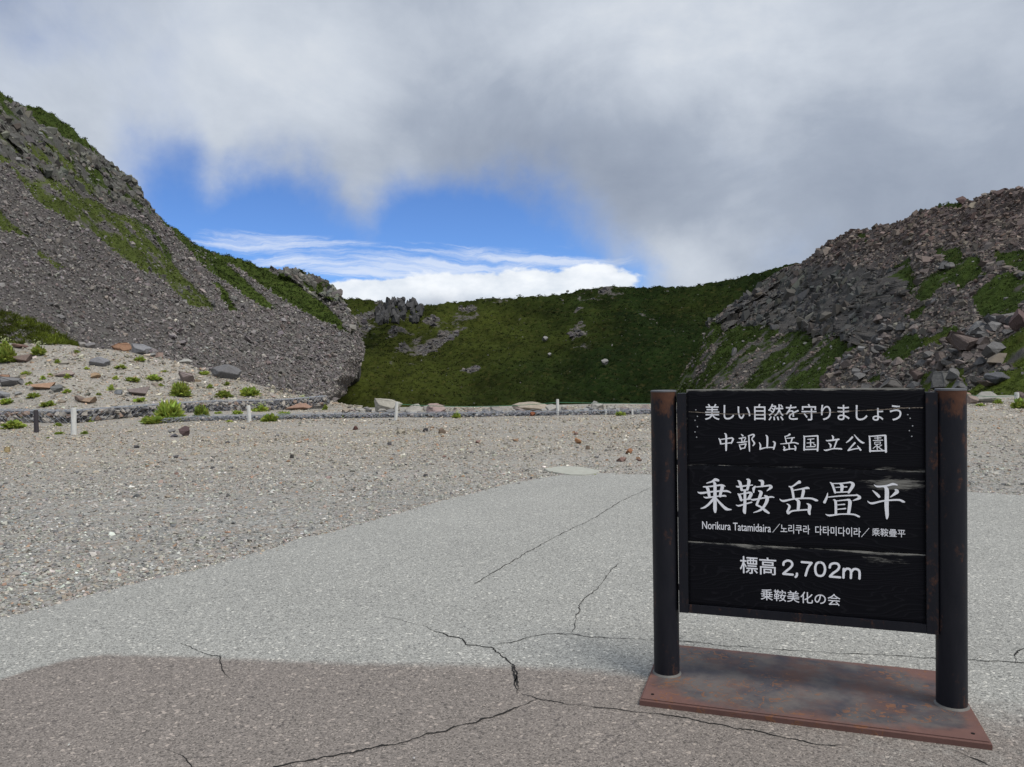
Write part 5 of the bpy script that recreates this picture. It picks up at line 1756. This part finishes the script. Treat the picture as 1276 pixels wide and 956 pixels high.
HIRA = [[(600, 180, 6), (660, 208, 32), (800, 196, 26), (900, 170, 40), (972, 185, 16)], [(752, 210, 16), (803, 260, 62), (800, 500, 62), (808, 660, 50), (805, 724, 18)], [(576, 268, 8), (640, 325, 40), (684, 372, 40)],
        [(935, 255, 16), (965, 292, 60), (855, 380, 8)], [(495, 438, 6), (565, 475, 34), (750, 436, 24), (980, 420, 30), (1060, 445, 36), (1092, 456, 10)]]
strokes(HIRA, 1042, 590, 12.76, p2)
CHU = [[(65, 130, 10), (85, 165, 22), (95, 215, 20)], [(75, 150, 12), (250, 125, 20)], [(250, 122, 18), (272, 145, 26), (245, 205, 16)], [(95, 212, 16), (245, 195, 16)], [(150, 60, 12), (172, 92, 26), (172, 250, 26), (172, 308, 18)]]
BU = [[(390, 70, 8), (414, 95, 24)], [(355, 130, 8), (375, 132, 18), (450, 115, 14)], [(395, 135, 12), (402, 175, 18)], [(455, 125, 14), (430, 175, 14)], [(330, 190, 10), (390, 190, 18), (475, 178, 14)], [(360, 220, 10), (385, 290, 20)],
      [(370, 225, 12), (460, 210, 18)], [(460, 210, 18), (440, 270, 18)], [(385, 278, 16), (440, 270, 14)], [(490, 97, 12), (560, 75, 20), (575, 95, 22), (545, 140, 14), (580, 200, 24), (558, 240, 12)], [(500, 97, 16), (505, 200, 22), (510, 318, 14)]]
YAMA = [[(745, 85, 10), (767, 120, 26), (765, 268, 22)], [(650, 190, 10), (668, 230, 20), (665, 275, 24)], [(660, 287, 22), (750, 265, 14), (860, 262, 16)], [(850, 175, 10), (877, 202, 26), (858, 288, 20)]]
GAKU = [[(1020, 105, 10), (1065, 92, 18), (1093, 72, 26)], [(1020, 100, 10), (1045, 195, 18)], [(1045, 132, 10), (1160, 120, 15)], [(1130, 128, 20), (1105, 200, 16)], [(955, 212, 8), (1040, 205, 16), (1150, 192, 16), (1215, 210, 18)],
        [(1078, 205, 12), (1087, 290, 20)], [(1000, 245, 10), (1016, 265, 20), (1005, 300, 20)], [(1010, 303, 20), (1090, 285, 14), (1170, 282, 14)], [(1158, 235, 12), (1176, 260, 20), (1170, 303, 18)]]
for g_ in (CHU, BU, YAMA, GAKU): strokes(g_, 890, 535, 11.6, p1)
KOKU = [[(70, 90, 12), (80, 120, 20), (78, 290, 22)], [(80, 100, 14), (260, 90, 20)], [(265, 88, 20), (268, 200, 22), (262, 300, 22)], [(88, 280, 18), (255, 275, 16)], [(125, 140, 10), (215, 131, 13)], [(115, 190, 10), (215, 183, 13)], [(110, 243, 13), (230, 238, 14)],
        [(166, 142, 14), (168, 238, 15)], [(205, 198, 10), (234, 220, 16)]]
RITSU = [[(462, 85, 10), (479, 110, 24), (475, 150, 18)], [(380, 150, 8), (410, 158, 20), (560, 138, 22)], [(415, 190, 10), (445, 218, 24), (440, 250, 16)], [(530, 152, 22), (490, 265, 15)], [(350, 285, 8), (385, 290, 22), (480, 268, 16), (580, 270, 22), (600, 278, 12)]]
KOU = [[(745, 108, 26), (700, 155, 20), (660, 185, 10)], [(770, 75, 8), (830, 145, 22), (880, 183, 26), (910, 188, 10)], [(780, 187, 24), (735, 235, 18), (690, 288, 18)], [(685, 293, 20), (770, 272, 15), (850, 262, 15)], [(815, 230, 12), (860, 288, 24)]]
EN = [[(975, 90, 12), (985, 140, 20), (990, 310, 24)], [(985, 98, 14), (1190, 84, 20)], [(1200, 84, 28), (1205, 200, 28), (1208, 316, 26)], [(1002, 300, 20), (1195, 295, 18)], [(1050, 122, 10), (1140, 118, 12)], [(1095, 100, 10), (1098, 150, 12)],
      [(1030, 155, 10), (1165, 149, 12)], [(1052, 180, 10), (1055, 208, 10)], [(1055, 208, 9), (1130, 205, 9)], [(1055, 178, 9), (1132, 175, 9)], [(1132, 176, 10), (1128, 205, 10)], [(1095, 210, 11), (1030, 265, 9)], [(1085, 230, 12), (1088, 284, 11)],
      [(1090, 235, 10), (1155, 284, 15)], [(1150, 215, 11), (1112, 240, 9)]]
for g_ in (KOKU, RITSU, KOU, EN): strokes(g_, 995, 535, 11.096, p1)
W13 = 11.5
c13 = lambda l: [(a, b, W13) for a, b in l]
NUM = [c13([(529, 293), (533, 276), (552, 267), (572, 272), (580, 289), (570, 306), (545, 327), (529, 341)]), c13([(527, 342), (584, 347)]), c13([(606, 339), (606, 350), (598, 361)]), c13([(632, 275), (691, 280)]), c13([(688, 282), (668, 310), (655, 353)]),
       c13([(737, 276), (718, 284), (710, 312), (717, 344), (737, 354), (757, 346), (766, 316), (757, 286), (737, 276)]), c13([(792, 308), (797, 290), (816, 282), (838, 286), (846, 303), (836, 321), (812, 338), (794, 355)]), c13([(792, 357), (853, 362)]),
       c13([(872, 312), (870, 365)]), c13([(872, 330), (886, 314), (904, 315), (913, 330), (912, 367)]), c13([(914, 332), (928, 316), (948, 316), (961, 330), (961, 370)])]
strokes(NUM, 860, 640, 4.557, p3)


# split in the top plank, nails
def ribbon(pts, w_, mat, parent, name, yv):
    V = []; T = []
    q = []
    for a, b in zip(pts[:-1], pts[1:]):
        for t in np.linspace(0, 1, 14)[:-1]: q.append((a[0] + (b[0] - a[0]) * t, a[1] + (b[1] - a[1]) * t))
    q.append(pts[-1])
    q = [sgn(*p_) for p_ in q]
    r = random.Random(4)
    for i, (x_, z_) in enumerate(q):
        ww = w_ * r.uniform(.25, 1.2); dz_ = r.uniform(-.0006, .0006)
        V += [(x_, yv, z_ + dz_ + ww / 2), (x_, yv, z_ + dz_ - ww / 2)]
    for i in range(len(q) - 1):
        T += [[2 * i, 2 * i + 1, 2 * i + 3], [2 * i, 2 * i + 3, 2 * i + 2]]
    obj(name, mesh_np(name, V, T, 3), mat, parent)


ribbon([(858, 513), (905, 516), (960, 516), (1000, 515.5), (1040, 513.5), (1075, 511.5), (1100, 510.5), (1122, 508.5), (1150, 508)], .0022, M_rawwood, p1, 'split', LY - .0028)
ribbon([(858, 511.5), (905, 515), (960, 514.7), (1000, 514.2), (1040, 512.1), (1075, 510.1), (1100, 509.1), (1122, 507.2), (1150, 506.9)], .0016, M_hole, p1, 'split', LY - .0030)
for (nx_, ny_) in [(867, 511), (869, 519), (866, 524), (869, 532), (866, 538.5), (868, 545), (1133, 509), (1131, 517), (1134, 521.5), (1137, 531), (1133, 537), (1136, 544), (853, 495)]:
    sx3, sz3_ = sgn(nx_, ny_)
    bm = bmesh.new(); bmesh.ops.create_uvsphere(bm, u_segments=8, v_segments=5, radius=.0032)
    obj('nail', bm, M_nail, p1, loc=(sx3, BF - .0008, sz3_))

SC.view_settings.exposure = EXPO
print('tris', sum(len(o.data.polygons) * (2 if len(o.data.polygons) and o.data.polygons[0].loop_total == 4 else 1) for o in SC.objects if o.type == 'MESH'))
